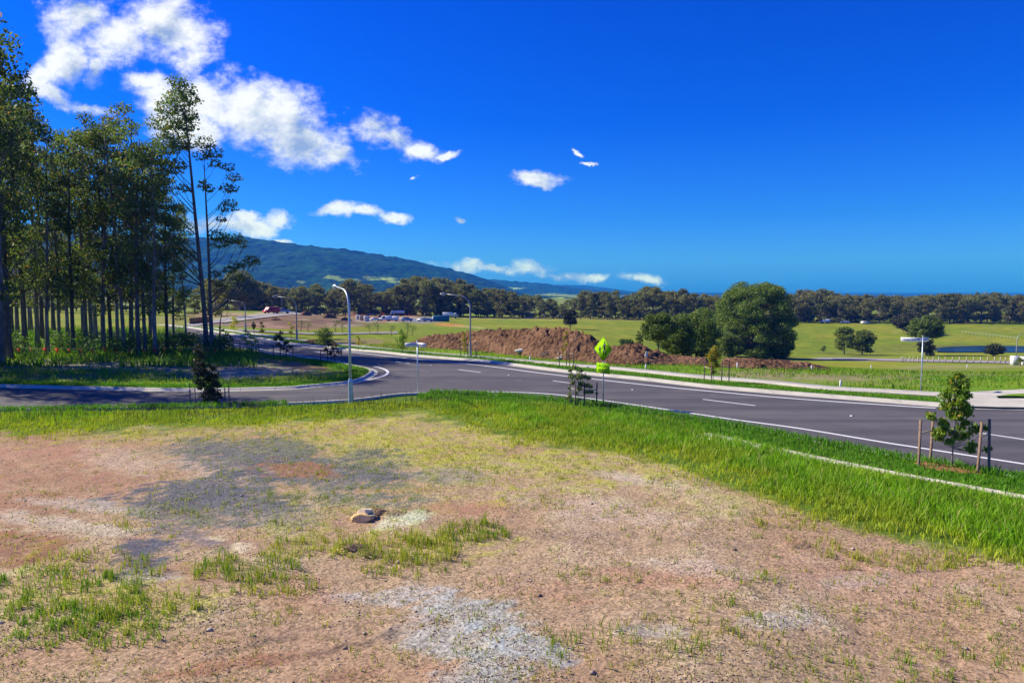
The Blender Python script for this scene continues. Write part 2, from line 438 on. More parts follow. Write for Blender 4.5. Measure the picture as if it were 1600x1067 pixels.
# ================================================================== GROUND SHEET
def axis(segs):
    out = [segs[0][0]]
    for a, b, st in segs:
        n = max(1, int(round((b - a) / st))); out += list(np.linspace(a, b, n + 1)[1:])
    return np.array(out)
_xp = axis([(0, 26, .14), (26, 60, .7), (60, 200, 2.5), (200, 700, 10), (700, 2500, 60), (2500, 14000, 500)])
GX = np.concatenate([-_xp[:0:-1], _xp])
GY = axis([(-40, 6, 2.0), (6, 34, .12), (34, 60, .35), (60, 130, .8), (130, 420, 3), (420, 1200, 20), (1200, 6000, 150), (6000, 14000, 800)])
XX, YY = np.meshgrid(GX, GY)
ZZ = terr(XX, YY)
PX, PY = to_px(XX, YY, ZZ)
front = YY > 5
PX = np.where(front, PX, XX * 60 + 800); PY = np.where(front, PY, 1200)
LBX = [-2500, -400, 20, 200, 370, 560, 640, 700, 800, 900, 1000, 1100, 1200, 1300, 1400, 1500, 1600, 1900, 4000]
LBY = [672, 672, 674, 668, 662, 650, 645, 655, 676, 694, 714, 742, 776, 808, 838, 860, 882, 950, 1400]
lb = np.interp(PX, LBX, LBY)
NB = fbm(XX * .8, YY * .8, 3, 4) - .5      # edge noise
NB2 = fbm(XX * 3.5, YY * 3.5, 5, 4) - .5
NB3 = fbm(XX * 9.0, YY * 9.0, 6, 3) - .5
NBf = fbm(XX * .05, YY * .05, 9, 5) - .5
NBm = fbm(XX * .3, YY * .3, 11, 4) - .5
def blob(cx, cy, rx, ry, rot=0, n=0.9, soft=.35):
    c, s = math.cos(R(rot)), math.sin(R(rot))
    a = (PX - cx) * c + (PY - cy) * s; b = -(PX - cx) * s + (PY - cy) * c
    d = np.sqrt((a / rx) ** 2 + (b / ry) ** 2)
    m = sstep(1 - d + NB * n * 1.5 + NB2 * n * 1.3 + NB3 * n * 1.0, -soft * .6, soft * .7) * front
    return m * (.62 + .38 * sstep(NB3 + NB2 * .6, -.16, .12))
def blend(C, m, col):
    return C * (1 - m[..., None]) + np.array(col) * m[..., None]
near_edge_d = dist_poly(XX, YY, CENTER); side_d = dist_poly(XX, YY, SIDE)
C = np.zeros(XX.shape + (3,)); C[:] = (.165, .215, .010)
# far pasture tones
C = blend(C, sstep(NBf, -.1, .2) * .6, (.27, .25, .022))
C = blend(C, sstep(NBm, .02, .25) * .45, (.10, .19, .006))
dirtmask = np.zeros(XX.shape)
C = blend(C, sstep(75 - YY, 0, 25) * .75, (.10, .235, .008))
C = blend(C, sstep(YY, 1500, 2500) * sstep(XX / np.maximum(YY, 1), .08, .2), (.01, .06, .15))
# the bare lot in front
below = sstep(PY - lb + NB * 26 + NB2 * 14, -6, 10) * (YY < 45)
dirtmask = np.maximum(dirtmask, below)
base = np.zeros_like(C); base[:] = (.385, .27, .165)
base = blend(base, sstep(NB + NB2 * .5, 0, .25) * .5, (.50, .41, .275))
base = blend(base, sstep(-NBm - NB * .4, 0, .2) * .4, (.345, .20, .12))
lot = [ # cx, cy, rx, ry, rot, colour, strength
 (60,720,130,60,0,(.33,.13,.075),.75), (30,790,90,30,0,(.31,.12,.065),.85), (185,755,60,30,0,(.32,.13,.08),.6), (150,700,130,12,-4,(.34,.14,.08),.7),
 (300,668,120,6,-8,(.20,.09,.055),.8), (35,865,80,28,0,(.27,.095,.05),.95), (215,852,26,16,0,(.30,.12,.07),.9), (460,735,58,14,3,(.36,.15,.07),.9), (475,752,50,8,-10,(.34,.13,.07),.6),
 (285,895,75,16,12,(.30,.135,.08),.9), (370,850,90,14,5,(.27,.12,.08),.8), (720,795,75,12,0,(.36,.145,.085),.85), (600,845,70,12,0,(.34,.15,.085),.6), (470,930,60,30,0,(.30,.15,.09),.5),
 (420,1030,160,12,-8,(.30,.11,.06),.8), (560,1050,60,18,-10,(.31,.12,.07),.6), (700,1045,110,16,0,(.32,.14,.08),.5), (1030,905,140,16,0,(.34,.18,.115),.6), (1240,848,18,6,0,(.36,.10,.045),.95),
 (920,1045,90,26,0,(.34,.16,.09),.6), (860,925,120,18,5,(.35,.19,.12),.5),(1350,900,140,40,10,(.36,.215,.14),.5),
 # dark blue-grey crushed stone
 (420,715,150,34,4,(.085,.095,.125),1), (520,745,130,36,8,(.11,.125,.15),.9), (360,770,90,28,0,(.08,.09,.12),1), (290,800,100,22,5,(.08,.09,.12),1), (390,800,90,20,10,(.13,.13,.155),.75),
 (225,870,55,28,-20,(.07,.08,.11),1), (300,835,70,14,15,(.12,.125,.15),.7), (580,740,60,22,0,(.10,.115,.14),.7), (700,740,80,16,0,(.24,.24,.25),.5),
 # pale blue-grey dust
 (740,955,100,22,10,(.33,.38,.38),.62), (700,1000,90,26,0,(.33,.36,.34),.65), (830,1010,90,18,15,(.32,.37,.37),.7), (760,1050,60,20,0,(.33,.38,.38),.7), (620,930,90,18,0,(.38,.40,.40),.5),
 (1200,970,60,12,0,(.34,.37,.36),.4), (1020,985,50,14,0,(.36,.38,.36),.4), (1100,890,90,10,5,(.46,.40,.33),.35), (960,800,90,20,10,(.44,.35,.27),.5), (1330,905,60,12,0,(.40,.38,.36),.3),(980,745,70,9,8,(.48,.44,.36),.5),
 (110,820,110,10,8,(.46,.40,.30),.7), (130,790,80,8,5,(.42,.38,.31),.6), (220,900,70,12,0,(.38,.39,.37),.6), (330,730,70,22,10,(.38,.30,.24),.6), (190,720,60,20,10,(.44,.33,.25),.6),
 # cream sand
 (376,857,20,7,0,(.58,.50,.33),.95), (335,838,22,5,10,(.55,.46,.30),.9), (620,815,52,9,-10,(.50,.50,.35),.95), (30,893,60,7,-12,(.56,.48,.26),.9), (650,808,20,7,0,(.50,.55,.42),.8),
 (560,862,24,8,15,(.17,.105,.08),.9), (598,803,26,5,0,(.15,.10,.075),.9),
 (480,985,180,14,-4,(.27,.17,.12),.4), (520,1012,110,9,-12,(.10,.07,.055),.8), (420,1000,80,6,-14,(.12,.09,.07),.7), (860,835,120,10,8,(.22,.15,.11),.5), (1120,845,160,10,4,(.25,.17,.12),.45),
]
smoothm = np.zeros(XX.shape)
for cx, cy, rx, ry, rot, cc, st in lot:
    b_ = blob(cx, cy, rx, ry, rot) * st; base = blend(base, b_, np.array(cc) * (np.array((1.05, 1.35, 1.5)) if cc[0] > 2 * cc[1] else 1.12))
    if cc[0] > 2 * cc[1] and st >= .6: smoothm = np.maximum(smoothm, b_)
dirtmask *= 1 - .65 * smoothm
# thin dry grass and moss film over the soil
yel = np.zeros(XX.shape)
for cx, cy, rx, ry, st in [(640,695,280,44,.95),(300,680,180,16,.55),(560,770,180,40,.3),(840,720,180,40,.65),(700,720,120,40,.5),(480,840,60,24,.4),(660,850,130,22,.6),(130,930,160,50,.5),(330,800,100,16,.25),(1180,780,140,20,.3),(990,730,100,14,.5),(620,700,80,20,.4)]:
    yel = np.maximum(yel, blob(cx, cy, rx, ry, 0, 1.3, .8) * st)
yel *= .55 + .9 * sstep(NB2, -.1, .2)
base = blend(base, np.clip(yel, 0, .85), (.36, .36, .035))
for cx, cy, rx, ry, rot, st in [(420,716,140,28,4,.75),(330,775,100,26,0,.7),(520,750,110,24,8,.5),(580,738,50,16,0,.55),(225,868,48,24,-20,.7),(690,742,60,12,0,.35)]: base = blend(base, blob(cx, cy, rx, ry, rot, 1.2) * st, (.085, .095, .125))
base = blend(base, blob(465, 733, 62, 13, 4) * .8, (.36, .16, .085))
C = C * (1 - below[..., None]) + base * below[..., None]
# soil under the tall grass
band = (1 - below) * (YY < 36) * (near_edge_d > 5)
C = blend(C, band * .9, (.085, .15, .015))
# left block between the roads: grass, gravel and clay
def paint(items, extra=1.0, dirt=0.0, n=.9):
    global C, dirtmask
    for cx, cy, rx, ry, rot, cc, st in items:
        m = blob(cx, cy, rx, ry, rot, n) * st * extra
        C = blend(C, m, cc)
        if dirt: dirtmask = np.maximum(dirtmask, m * dirt)
far1 = (YY > 36)
paint([(200,575,420,26,0,(.10,.20,.015),.8)], far1)
paint([(180,572,220,9,1,(.30,.26,.21),.75), (60,585,110,9,2,(.26,.17,.11),.6), (330,580,120,10,0,(.26,.20,.15),.7), (420,578,95,9,2,(.33,.26,.20),.9), (395,585,60,8,0,(.36,.33,.27),.8),
       (430,562,70,5,6,(.30,.16,.10),.9), (470,572,60,4,8,(.24,.13,.085),.9), (400,556,40,4,8,(.25,.13,.08),.8)], far1, 1.0)
paint([(500,584,60,5,-4,(.22,.21,.03),.7), (440,587,50,4,-3,(.25,.24,.04),.6)], far1)
# verge beyond the main road and the strip field
paint([(1250,588,170,5,1,(.30,.22,.15),.75), (1480,582,110,4,2,(.30,.22,.15),.7), (1500,573,90,3,0,(.30,.27,.15),.5), (1330,597,150,4,2,(.24,.22,.08),.5), (1180,583,60,5,0,(.28,.22,.14),.6)], far1, .6)
paint([(560,534,45,4,0,(.24,.15,.10),.8), (640,541,50,5,0,(.20,.14,.08),.6)], far1, .6)
# bare works far left and centre
_r = random.Random(8); works = [(_r.uniform(385, 560), _r.uniform(489, 511), _r.uniform(8, 34), _r.uniform(.8, 2.4), _r.uniform(-4, 2), _r.choice([(.13,.07,.045),(.30,.19,.13),(.20,.11,.07),(.36,.28,.21),(.16,.09,.065)]), .85) for _ in range(46)]
works += [(_r.uniform(555, 640), _r.uniform(492, 503), _r.uniform(5, 14), _r.uniform(.6, 1.5), 0, _r.choice([(.13,.07,.045),(.42,.37,.30),(.34,.14,.09),(.36,.28,.21)]), .85) for _ in range(24)]
paint([(480,502,115,9,0,(.20,.115,.08),.95), (380,510,70,7,0,(.20,.13,.14),.9), (430,512,80,5,0,(.24,.12,.085),.9), (480,493,80,3,0,(.25,.16,.11),.9), (600,493,70,5,0,(.32,.15,.10),.9),
       (590,501,60,3,0,(.40,.34,.28),.8), (660,500,38,5,0,(.22,.20,.26),.95), (705,508,26,2.5,4,(.50,.20,.05),.9), (735,511,30,1.5,4,(.36,.34,.12),.8),
       (340,492,50,5,0,(.33,.22,.15),.8), (280,500,60,6,0,(.25,.20,.10),.5)] + works, YY > 110, 0, .35)
paint([(1400,563,150,2.4,1,(.42,.27,.17),.9), (1330,561,60,2.2,2,(.26,.27,.33),.8), (1200,562,60,3,0,(.20,.17,.08),.6)], far1, 0, .3)
paint([(1300,552,40,2,0,(.12,.13,.03),.6), (1180,560,60,4,0,(.07,.09,.02),.8), (1350,556,30,2,0,(.06,.08,.02),.6), (1380,548,60,3,0,(.15,.15,.03),.6), (1480,541,110,3,0,(.14,.12,.03),.6)], YY > 110, 0, .5)
paint([(860,498,160,2,0,(.33,.27,.11),.5), (1100,500,160,2,0,(.33,.27,.11),.5)], YY > 110)
# grove floor: litter and ferns
paint([(100,545,260,8,0,(.055,.095,.014),.9), (150,530,260,12,0,(.10,.17,.016),.8), (150,552,200,5,0,(.09,.15,.02),.7)], far1)
# lumps of the lot
relief = (NB * .10 + NB2 * .055 + (fbm(XX * 9, YY * 9, 21, 3) - .5) * .035) * below * (YY < 36)
lump = blob(598, 803, 24, 5, 0, .4) * .12 + blob(560, 862, 26, 9, 15, .5) * .10 + blob(1240, 850, 22, 5, 0, .4) * .07
rut = np.exp(-((PY - (690 - (PX) * .085)) / 4.0) ** 2) * (PX < 380) * (PX > 120) * below * .07
rut2 = np.exp(-((PY - (720 + (PX - 20) * .5)) / 6.0) ** 2) * (PX < 70) * below * .05
ZZ = ZZ + relief + lump * (1 + 3 * NB2) + rut * (NB2 * 2) - rut * .5 - rut2
# gentle lumpiness of grassland
ZZ += (1 - below) * sstep(near_edge_d, 9, 13) * (NB * .12) * (YY > 36) * sstep(side_d, 3.5, 6)
HH = ZZ
ny, nx = XX.shape
idx = np.arange(ny * nx).reshape(ny, nx)
faces = np.stack([idx[:-1, :-1], idx[:-1, 1:], idx[1:, 1:], idx[1:, :-1]], -1).reshape(-1, 4)
ground = npmesh('ground', np.stack([XX, YY, ZZ], -1), faces, M_GROUND, smooth=True, colors=C.reshape(-1, 3))
da = ground.data.attributes.new('dirt', 'FLOAT', 'POINT'); da.data.foreach_set('value', dirtmask.astype(np.float32).ravel())
tag(ground, kind='structure')
def gz(x, y):
    """height of the finished ground sheet (bilinear on its own grid)"""
    x = np.asarray(x, float); y = np.asarray(y, float)
    i = np.clip(np.searchsorted(GX, x) - 1, 0, nx - 2); j = np.clip(np.searchsorted(GY, y) - 1, 0, ny - 2)
    a = np.clip((x - GX[i]) / (GX[i + 1] - GX[i]), 0, 1); b = np.clip((y - GY[j]) / (GY[j + 1] - GY[j]), 0, 1)
    return (HH[j, i] * (1 - a) + HH[j, i + 1] * a) * (1 - b) + (HH[j + 1, i] * (1 - a) + HH[j + 1, i + 1] * a) * b
def G(x, y): return float(gz(np.array([x]), np.array([y]))[0])

# ================================================================== ROADS
def smooth_line(pts, n_sub=6, closed=False):
    out = []; pts = [Vector((p[0], p[1])) for p in pts]
    for i in range(len(pts) - 1):
        p0 = pts[max(i - 1, 0)]; p1 = pts[i]; p2 = pts[i + 1]; p3 = pts[min(i + 2, len(pts) - 1)]
        for k in range(n_sub):
            t = k / n_sub
            out.append(.5 * ((2 * p1) + (-p0 + p2) * t + (2 * p0 - 5 * p1 + 4 * p2 - p3) * t * t + (-p0 + 3 * p1 - 3 * p2 + p3) * t ** 3))
    out.append(pts[-1]); return out
def resample(pts, step):
    out = [pts[0]]; acc = 0
    for a, b in zip(pts[:-1], pts[1:]):
        L = (b - a).length; 
        if L < 1e-6: continue
        d = step - acc
        while d <= L: out.append(a.lerp(b, d / L)); d += step
        acc = (acc + L) % step if d > L else 0
        acc = L - (d - step)
    if (out[-1] - pts[-1]).length > .05: out.append(pts[-1])
    return out
def flat_line(px, sub=6): return smooth_line([flat_px(*p) for p in px], sub)
def normals(pts):
    ns = []
    for i in range(len(pts)):
        d = (pts[min(i + 1, len(pts) - 1)] - pts[max(i - 1, 0)]).normalized(); ns.append(Vector((-d.y, d.x)))
    return ns
def profile_strip(name, pts, side, prof, m, zf=None):
    """sweep an (offset, height) profile along a ground line"""
    ns = normals(pts); vs = []; fs = []; k = len(prof)
    for p, n in zip(pts, ns):
        for o, h in prof:
            q = p + n * side * o; vs.append((q.x, q.y, (zf(q.x, q.y) if zf else 0) + h))
    for i in range(len(pts) - 1):
        for j in range(k - 1):
            a = i * k + j; f = (a, a + 1, a + k + 1, a + k); fs.append(f if side < 0 else f[::-1])
    o = MB().add(vs, fs).build(name, m); tag(o, kind='structure'); return o
far_line = flat_line(FAR_PX)
ISL_PX = [(-350, 597), (0, 604.8), (150, 608.5), (300, 611.3), (440, 608.7), (480, 605.7), (545, 599.3), (568, 593), (580, 586.5), (583.5, 582), (578, 577.8)] + NEAR_PX[::-1]
isl_line = flat_line(ISL_PX)
MOUTH_PX = [(1760, 780), (1600, 751), (1457, 727), (1300, 698), (1200, 678), (1100, 660), (1000, 644), (950, 636), (860, 626), (760, 618.5), (690, 616.3), (640, 617), (608, 619.5), (575, 624), (520, 629), (400, 634.5), (300, 637), (100, 641), (0, 643), (-350, 650)]
near_line = flat_line(MOUTH_PX)
outline = far_line + near_line + isl_line
vs = []; 
for p in outline:
    if not vs or (Vector(vs[-1][:2]) - p).length > .02: vs.append((p.x, p.y, 0.016))
bm = bmesh.new(); bv = [bm.verts.new(v) for v in vs]; f = bm.faces.new(bv)
bmesh.ops.triangulate(bm, faces=[f], ngon_method='EAR_CLIP'); bmesh.ops.recalc_face_normals(bm, faces=bm.faces)
if sum(f_.normal.z for f_ in bm.faces) < 0: bmesh.ops.reverse_faces(bm, faces=bm.faces)
me = bpy.data.meshes.new('road'); bm.to_mesh(me); bm.free(); me.materials.append(M_ASPHALT)
road = bpy.data.objects.new('road', me); COL.objects.link(road); tag(road, kind='structure')
KERB = [(-.30, .020), (0, .024), (.06, .125), (.09, .14), (.24, .145), (.27, .13), (.28, .02)]
KERB_FAR = [(-.05, .020), (.28, .028), (.42, .10), (.50, .135), (.70, .14), (.72, .02)]
profile_strip('kerb', far_line, 1, KERB_FAR, M_CONC)
profile_strip('kerb', isl_line, 1, KERB, M_CONC)
profile_strip('kerb', near_line, 1, KERB, M_CONC)
profile_strip('grass_verge', far_line, 1, [(.71, .115), (1.2, .12), (1.9, .11), (2.35, .05), (2.4, -.02)], M_VERGE)
profile_strip('grass_verge', isl_line[: -24], 1, [(.27, .12), (.8, .13), (1.3, .10), (1.7, .0)], M_VERGE)
profile_strip('grass_verge', near_line[: 64], 1, [(.27, .12), (.9, .12), (1.7, .10), (2.1, .03), (2.2, -.04)], M_VERGE)
profile_strip('footpath', flat_line([(250,507.4),(300,510.2),(330,513.2),(380,519.5),(440,529),(540,539.8),(620,548.6),(740,558),(860,568),(980,578),(1100,590),(1200,597.5),(1300,607.5),(1400,613),(1480,617.5),(1530,618)]), 1, [(-.72, .02), (-.70, .07), (.70, .075), (.72, .02)], M_CONC)
profile_strip('footpath', flat_line([(1100,680),(1180,694),(1300,719),(1430,741),(1600,773),(1760,806)]), 1, [(-.6, .02), (-.58, .06), (.58, .065), (.6, .02)], M_CONC)
# driveway apron at the right
def flat_poly(name, px, z, m, sub=1):
    pts = [flat_px(*p) for p in px]; o = MB().add([(x, y, z) for x, y in pts], [tuple(range(len(pts)))]).build(name, m)
    if o.data.polygons[0].normal.z < 0: o.data.flip_normals()
    tag(o, kind='structure'); return o
flat_poly('pavement', [(1462,621.5),(1500,616.2),(1560,613.5),(1640,609.5),(1760,606),(1760,617),(1640,616.5),(1580,619.2),(1556,622.5),(1560,626),(1640,626.5),(1760,627),(1760,642.5),(1640,641),(1560,640),(1500,638),(1470,631)], .128, M_CONC)
# painted markings, one ribbon per line, all one coat of paint
mk = MB()
def ribbon(px, w, z=.021, sub=6):
    pts = flat_line(px, sub); ns = normals(pts); vs = []; fs = []
    for p, n in zip(pts, ns): vs += [(p.x + n.x * w / 2, p.y + n.y * w / 2, z), (p.x - n.x * w / 2, p.y - n.y * w / 2, z)]
    for i in range(len(pts) - 1): fs.append((2 * i, 2 * i + 1, 2 * i + 3, 2 * i + 2))
    mk.add(vs, fs)
ribbon([(330,521),(372,528),(430,536.3),(480,542.8),(560,551.5),(640,560.5),(754,571.5),(840,582.7),(930,593),(1040,605),(1140,614.5),(1250,624),(1400,634.3),(1462,638)], .19)
ribbon([(757,612.3),(800,613),(840,614.7),(880,618),(950,627),(1040,640),(1140,655),(1250,670),(1380,691.5),(1432,699.5),(1600,725.5),(1760,750)], .17)
ribbon([(340,534),(400,544.5),(436,550),(466,555.5),(500,560.5),(543,567)], .17)
ribbon([(584,573),(594,575),(602,578),(606,581.5),(603,586),(592,590),(575,594),(548,599.5),(500,604.3),(455,607)], .17)
for a, b in [((395,535),(412,537.6)), ((445,541.5),(458,543.5)), ((491,549.3),(505,551.6)), ((547,556),(563,558.6)), ((618,565.6),(640,568.4)), ((716,577.7),(751,582.2)), ((864,595.3),(905,600.8)), ((1098,624.3),(1180,634.2)), ((1515,674.5),(1625,691))]:
    ribbon([a, ((a[0] + b[0]) / 2, (a[1] + b[1]) / 2), b], .13, sub=2)
mo = mk.build('road_markings', M_PAINT); tag(mo, kind='structure')
mk = MB()
for a, b in [((655,579.6),(670,581.6)), ((803,594.3),(816,595.6)), ((1110,617.5),(1120,618.5))]:
    ribbon([a, ((a[0] + b[0]) / 2, (a[1] + b[1]) / 2), b], .12, sub=2)
def b_worn(t, out):
    principled(t, out, t.mix(t.ss(t.noise(geo(t), 9, 4, .7), .4, .6), (.11, .10, .105), (.30, .29, .29)), .8)
M_WORN = mat('worn_paint', b_worn)
tag(mk.build('worn_markings', M_WORN), kind='structure')
# distant roads laid over the terrain
def far_strip(name, A, B, m, lift=.12, n=24):
    a = smooth_line(A, 8); b = smooth_line(B, 8); vs = []; fs = []
    for i in range(n + 1):
        t = i / n; 
        for L in (a, b):
            k = t * (len(L) - 1); j = min(int(k), len(L) - 2); q = L[j].lerp(L[j + 1], k - j)
            p = P(q.x, q.y); vs.append((p.x, p.y, G(p.x, p.y) + lift))
    for i in range(n): fs.append((2 * i, 2 * i + 1, 2 * i + 3, 2 * i + 2))
    o = MB().add(vs, fs).build(name, m)
    if o.data.polygons[0].normal.z < 0: o.data.flip_normals()
    tag(o, kind='structure'); return o
def b_pale(t, out):
    principled(t, out, t.mix(t.noise(geo(t), .3, 4, .6), (.20, .18, .20), (.36, .32, .30)), .9)
M_PALE = mat('pale_roadbase', b_pale)
far_strip('road', [(292,508),(340,500),(400,493),(470,488.3)], [(292,512),(345,504.5),(400,497.5),(478,489.8)], M_PALE)
far_strip('kerb', [(292,507.2),(340,499.2),(400,492.2),(468,487.6)], [(292,508),(340,500),(400,493),(470,488.3)], M_CONC, .2)
far_strip('kerb', [(345,504.5),(400,497.5),(440,493),(478,489.8)], [(347,505.6),(402,498.5),(442,493.8),(480,490.4)], M_CONC, .2)
far_strip('road', [(372,515),(430,519),(500,521.5),(560,520.5),(622,519)], [(372,517),(430,521),(500,523.8),(560,522.5),(622,521.5)], M_PALE)
far_strip('road', [(1300,559.5),(1400,561),(1500,563.5),(1640,567)], [(1300,561.5),(1400,565),(1500,567),(1640,570)], M_PALE)
# pond
pz = -16.2
def pond():
    ring = []
    for px, py in [(1460,555),(1462,551),(1478,548.5),(1510,547),(1550,546.5),(1600,547),(1680,548),(1720,552),(1700,557),(1640,557.5),(1580,557),(1520,556.8),(1480,556.8)]:
        x, y = flat_px(px, py, pz); ring.append(Vector((x, y)))
    ring = smooth_line(ring + [ring[0]], 5)[:-1]
    o = MB().add([(p.x, p.y, 0) for p in ring], [tuple(range(len(ring)))]).build('pond', M_WATER)
    if o.data.polygons[0].normal.z < 0: o.data.flip_normals()
    zs = [G(p.x, p.y) for p in ring]
    o.location.z = max(zs) + .15
    tag(o, kind='structure')
pond()

# ================================================================== HILLS
def b_hill(t, out):
    p = geo(t); c = attrcol(t)
    v = t.noise(p, .035, 6, .75); w = t.noise(p, .006, 5, .6)
    k = t.m('ADD', t.lin(v, .38, .62, .3, 1.7), t.lin(w, .38, .62, -.35, .35))
    principled(t, out, t.vm('SCALE', c, None, k), 1.0, t.noise(p, .05, 5, .8), 1.0, 9.0, spec=.05)
M_HILL = mat('forested_hill', b_hill)
def hill(name, ridge, D, run, back, step, base_z=-14, tree=9, pasture=(), seed=1, gully=.5):
    rx = [r[0] for r in ridge]; ry = [r[1] for r in ridge]
    us = [(x - 800) / F for x in rx]; zs = [CAM_Z + (HORIZON - y) / F * D for y in ry]
    X = np.arange(us[0] * D, us[-1] * D, step); Yv = np.concatenate([np.arange(D - run, D, step * 1.3), np.arange(D, D + back, step * 3)])
    A, B = np.meshgrid(X, Yv)
    rz = np.interp(A / D, us, zs)
    warp = (fbm(A / 420, B / 420, seed, 3) - .5) * run * gully
    t = np.where(B < D, 1 - (D - B + warp * np.clip((D - B) / 400, 0, 1)) / run, 1 - (B - D) / back * .8)
    t = np.clip(t, 0, 1)
    prof = np.where(t < .5, t ** 1.6 * 1.3, 0); prof = t ** 1.45
    spur = (fbm(A / 260 + B / 900, B / 700, seed + 3, 4) - .5)
    Z = base_z + (rz - base_z) * prof + spur * 95 * np.clip(1 - t, 0, 1) * np.clip(t * 4, 0, 1) * (rz - base_z) / 250
    Z += (fbm(A / 30, B / 30, seed + 5, 3) - .5) * 2 * tree * np.clip(t * 6, 0, 1)
    Z -= np.clip(.06 - t, 0, 1) * 400
    px, py = to_px(A, B, Z)
    Cc = np.zeros(A.shape + (3,)); Cc[:] = (.012, .052, .012)
    Cc += (fbm(A / 90, B / 90, seed + 9, 3)[..., None] - .5) * np.array((.02, .035, .008))
    for cx, cy, rx_, ry_ in pasture:
        d = np.sqrt(((px - cx) / rx_) ** 2 + ((py - cy) / ry_) ** 2) + (fbm(A / 60, B / 60, seed + 2, 4) - .5) * 1.3
        m = sstep(1 - d, -.1, .15); Cc = Cc * (1 - m[..., None]) + np.array((.24, .33, .05)) * m[..., None]
    i = np.arange(A.size).reshape(A.shape)
    fs = np.stack([i[:-1, :-1], i[:-1, 1:], i[1:, 1:], i[1:, :-1]], -1).reshape(-1, 4)
    o = npmesh(name, np.stack([A, B, Z], -1), fs, M_HILL, smooth=False, colors=Cc.reshape(-1, 3)); tag(o, kind='structure'); return o
hill('hill', [(-700,330),(-300,340),(0,350),(150,362),(250,372),(330,372),(380,371),(430,378),(500,386),(560,393),(620,402),(680,415),(715,424),(745,432),(770,441),(800,452),(840,470)], 3300, 1500, 500, 10,
     pasture=[(600,436,22,2.6),(618,440,14,1.8),(520,433,12,3),(545,437,20,2.2),(575,433,10,1.5),(470,440,8,1.5)], seed=4)
hill('hill', [(560,445),(640,440),(740,437),(766,437),(800,439),(850,443),(900,450),(950,455),(1000,459),(1060,462)], 5200, 1300, 500, 16,
     pasture=[(790,451,24,2.2),(770,447,10,1.5),(860,462,30,3.2),(890,467,26,3)], seed=14, tree=8)
hill('hill', [(760,455),(840,447),(880,445),(920,446.5),(950,450),(980,455),(1040,458),(1100,459.5),(1250,461)], 7600, 1200, 500, 24, seed=24, tree=7)
hill('hill', [(600,474),(700,470),(790,464),(830,461.5),(870,463),(905,466),(940,470),(1040,476)], 2100, 500, 300, 9,
     pasture=[(870,470,40,5),(830,470,24,3),(905,472,26,3.5)], seed=34, tree=4, base_z=-17, gully=.2)

# ================================================================== HAZE
def b_haze(t, out):
    v = t.n('ShaderNodeVolumePrincipled'); v.inputs['Color'].default_value = (.02, .22, 1.0, 1); v.inputs['Absorption Color'].default_value = (.4, .75, 1, 1)
    v.inputs['Density'].default_value = HAZE_D; v.inputs['Anisotropy'].default_value = 0.0
    t.nt.links.new(v.outputs[0], out.inputs['Volume'])
HAZE_D = .00014
M_HAZE = mat('haze_air', b_haze)
hz = MB().box((0, 4700, 190), (16000, 9800, 500)).build('haze', M_HAZE); tag(hz, kind='stuff')
# ================================================================== FOLIAGE MATERIALS
def leafmat(name, c1, c2, c3=None, tr=.3, rough=.6, spec=.3):
    def b(t, out):
        r = islrand(t); o = objrand(t)
        col = t.mix(r, c1, c2)
        if c3: col = t.mix(t.m('GREATER_THAN', t.m('FRACT', t.m('MULTIPLY', r, 7.31)), c3[0]), col, c3[1])
        col = t.vm('SCALE', col, None, t.lin(o, 0, 1, .78, 1.25))
        col = t.mix(t.m('MULTIPLY', t.m('FRACT', t.m('MULTIPLY', o, 5.7)), .35), col, t.vm('MULTIPLY', col, (1.5, 1.0, .8)))
        principled(t, out, col, rough, spec=spec, trans=(tr, t.vm('MULTIPLY', col, (1.5, 1.7, .7))))
    return mat(name, b)
ML_GUM = leafmat('gum_leaves', (.048, .088, .026), (.15, .195, .062), (.955, (.28, .15, .06)), tr=.40)
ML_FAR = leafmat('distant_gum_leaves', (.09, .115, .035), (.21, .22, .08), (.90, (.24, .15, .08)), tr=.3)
ML_ROUND = leafmat('broad_crown_leaves', (.055, .11, .018), (.17, .235, .04), (.93, (.15, .12, .05)), tr=.25)
ML_DARK = leafmat('dark_leaves', (.018, .03, .012), (.05, .06, .022), (.9, (.11, .085, .05)), tr=.12)
ML_SAP = leafmat('sapling_leaves', (.08, .19, .02), (.24, .38, .04), (.9, (.42, .30, .05)), tr=.35)
ML_SAPY = leafmat('yellowing_leaves', (.18, .26, .02), (.46, .46, .04), (.7, (.42, .22, .04)), tr=.35)
ML_UNDER = leafmat('fern_leaves', (.04, .10, .012), (.11, .21, .03), tr=.3)
def b_bark(t, out):
    p = t.n('ShaderNodeTexCoord').outputs['Object']
    mp = t.n('ShaderNodeMapping'); t.put(mp.inputs[0], p); mp.inputs['Scale'].default_value = (6, 6, 1.1)
    n = t.noise(mp.outputs[0], 1.4, 6, .7)
    col = t.ramp(n, [(.3, (.06, .045, .035)), (.5, (.17, .145, .12)), (.7, (.36, .33, .29))])
    col = t.vm('SCALE', col, None, t.lin(objrand(t), 0, 1, .4, 1.5))
    principled(t, out, col, .85, n, .5, .04)
M_BARK = mat('gum_bark', b_bark)
def b_bark2(t, out):
    p = t.n('ShaderNodeTexCoord').outputs['Object']; n = t.noise(p, 3, 6, .7)
    principled(t, out, t.ramp(n, [(.3, (.05, .038, .03)), (.7, (.16, .13, .105))]), .9, n, .6, .03)
M_BARKD = mat('dark_bark', b_bark2)

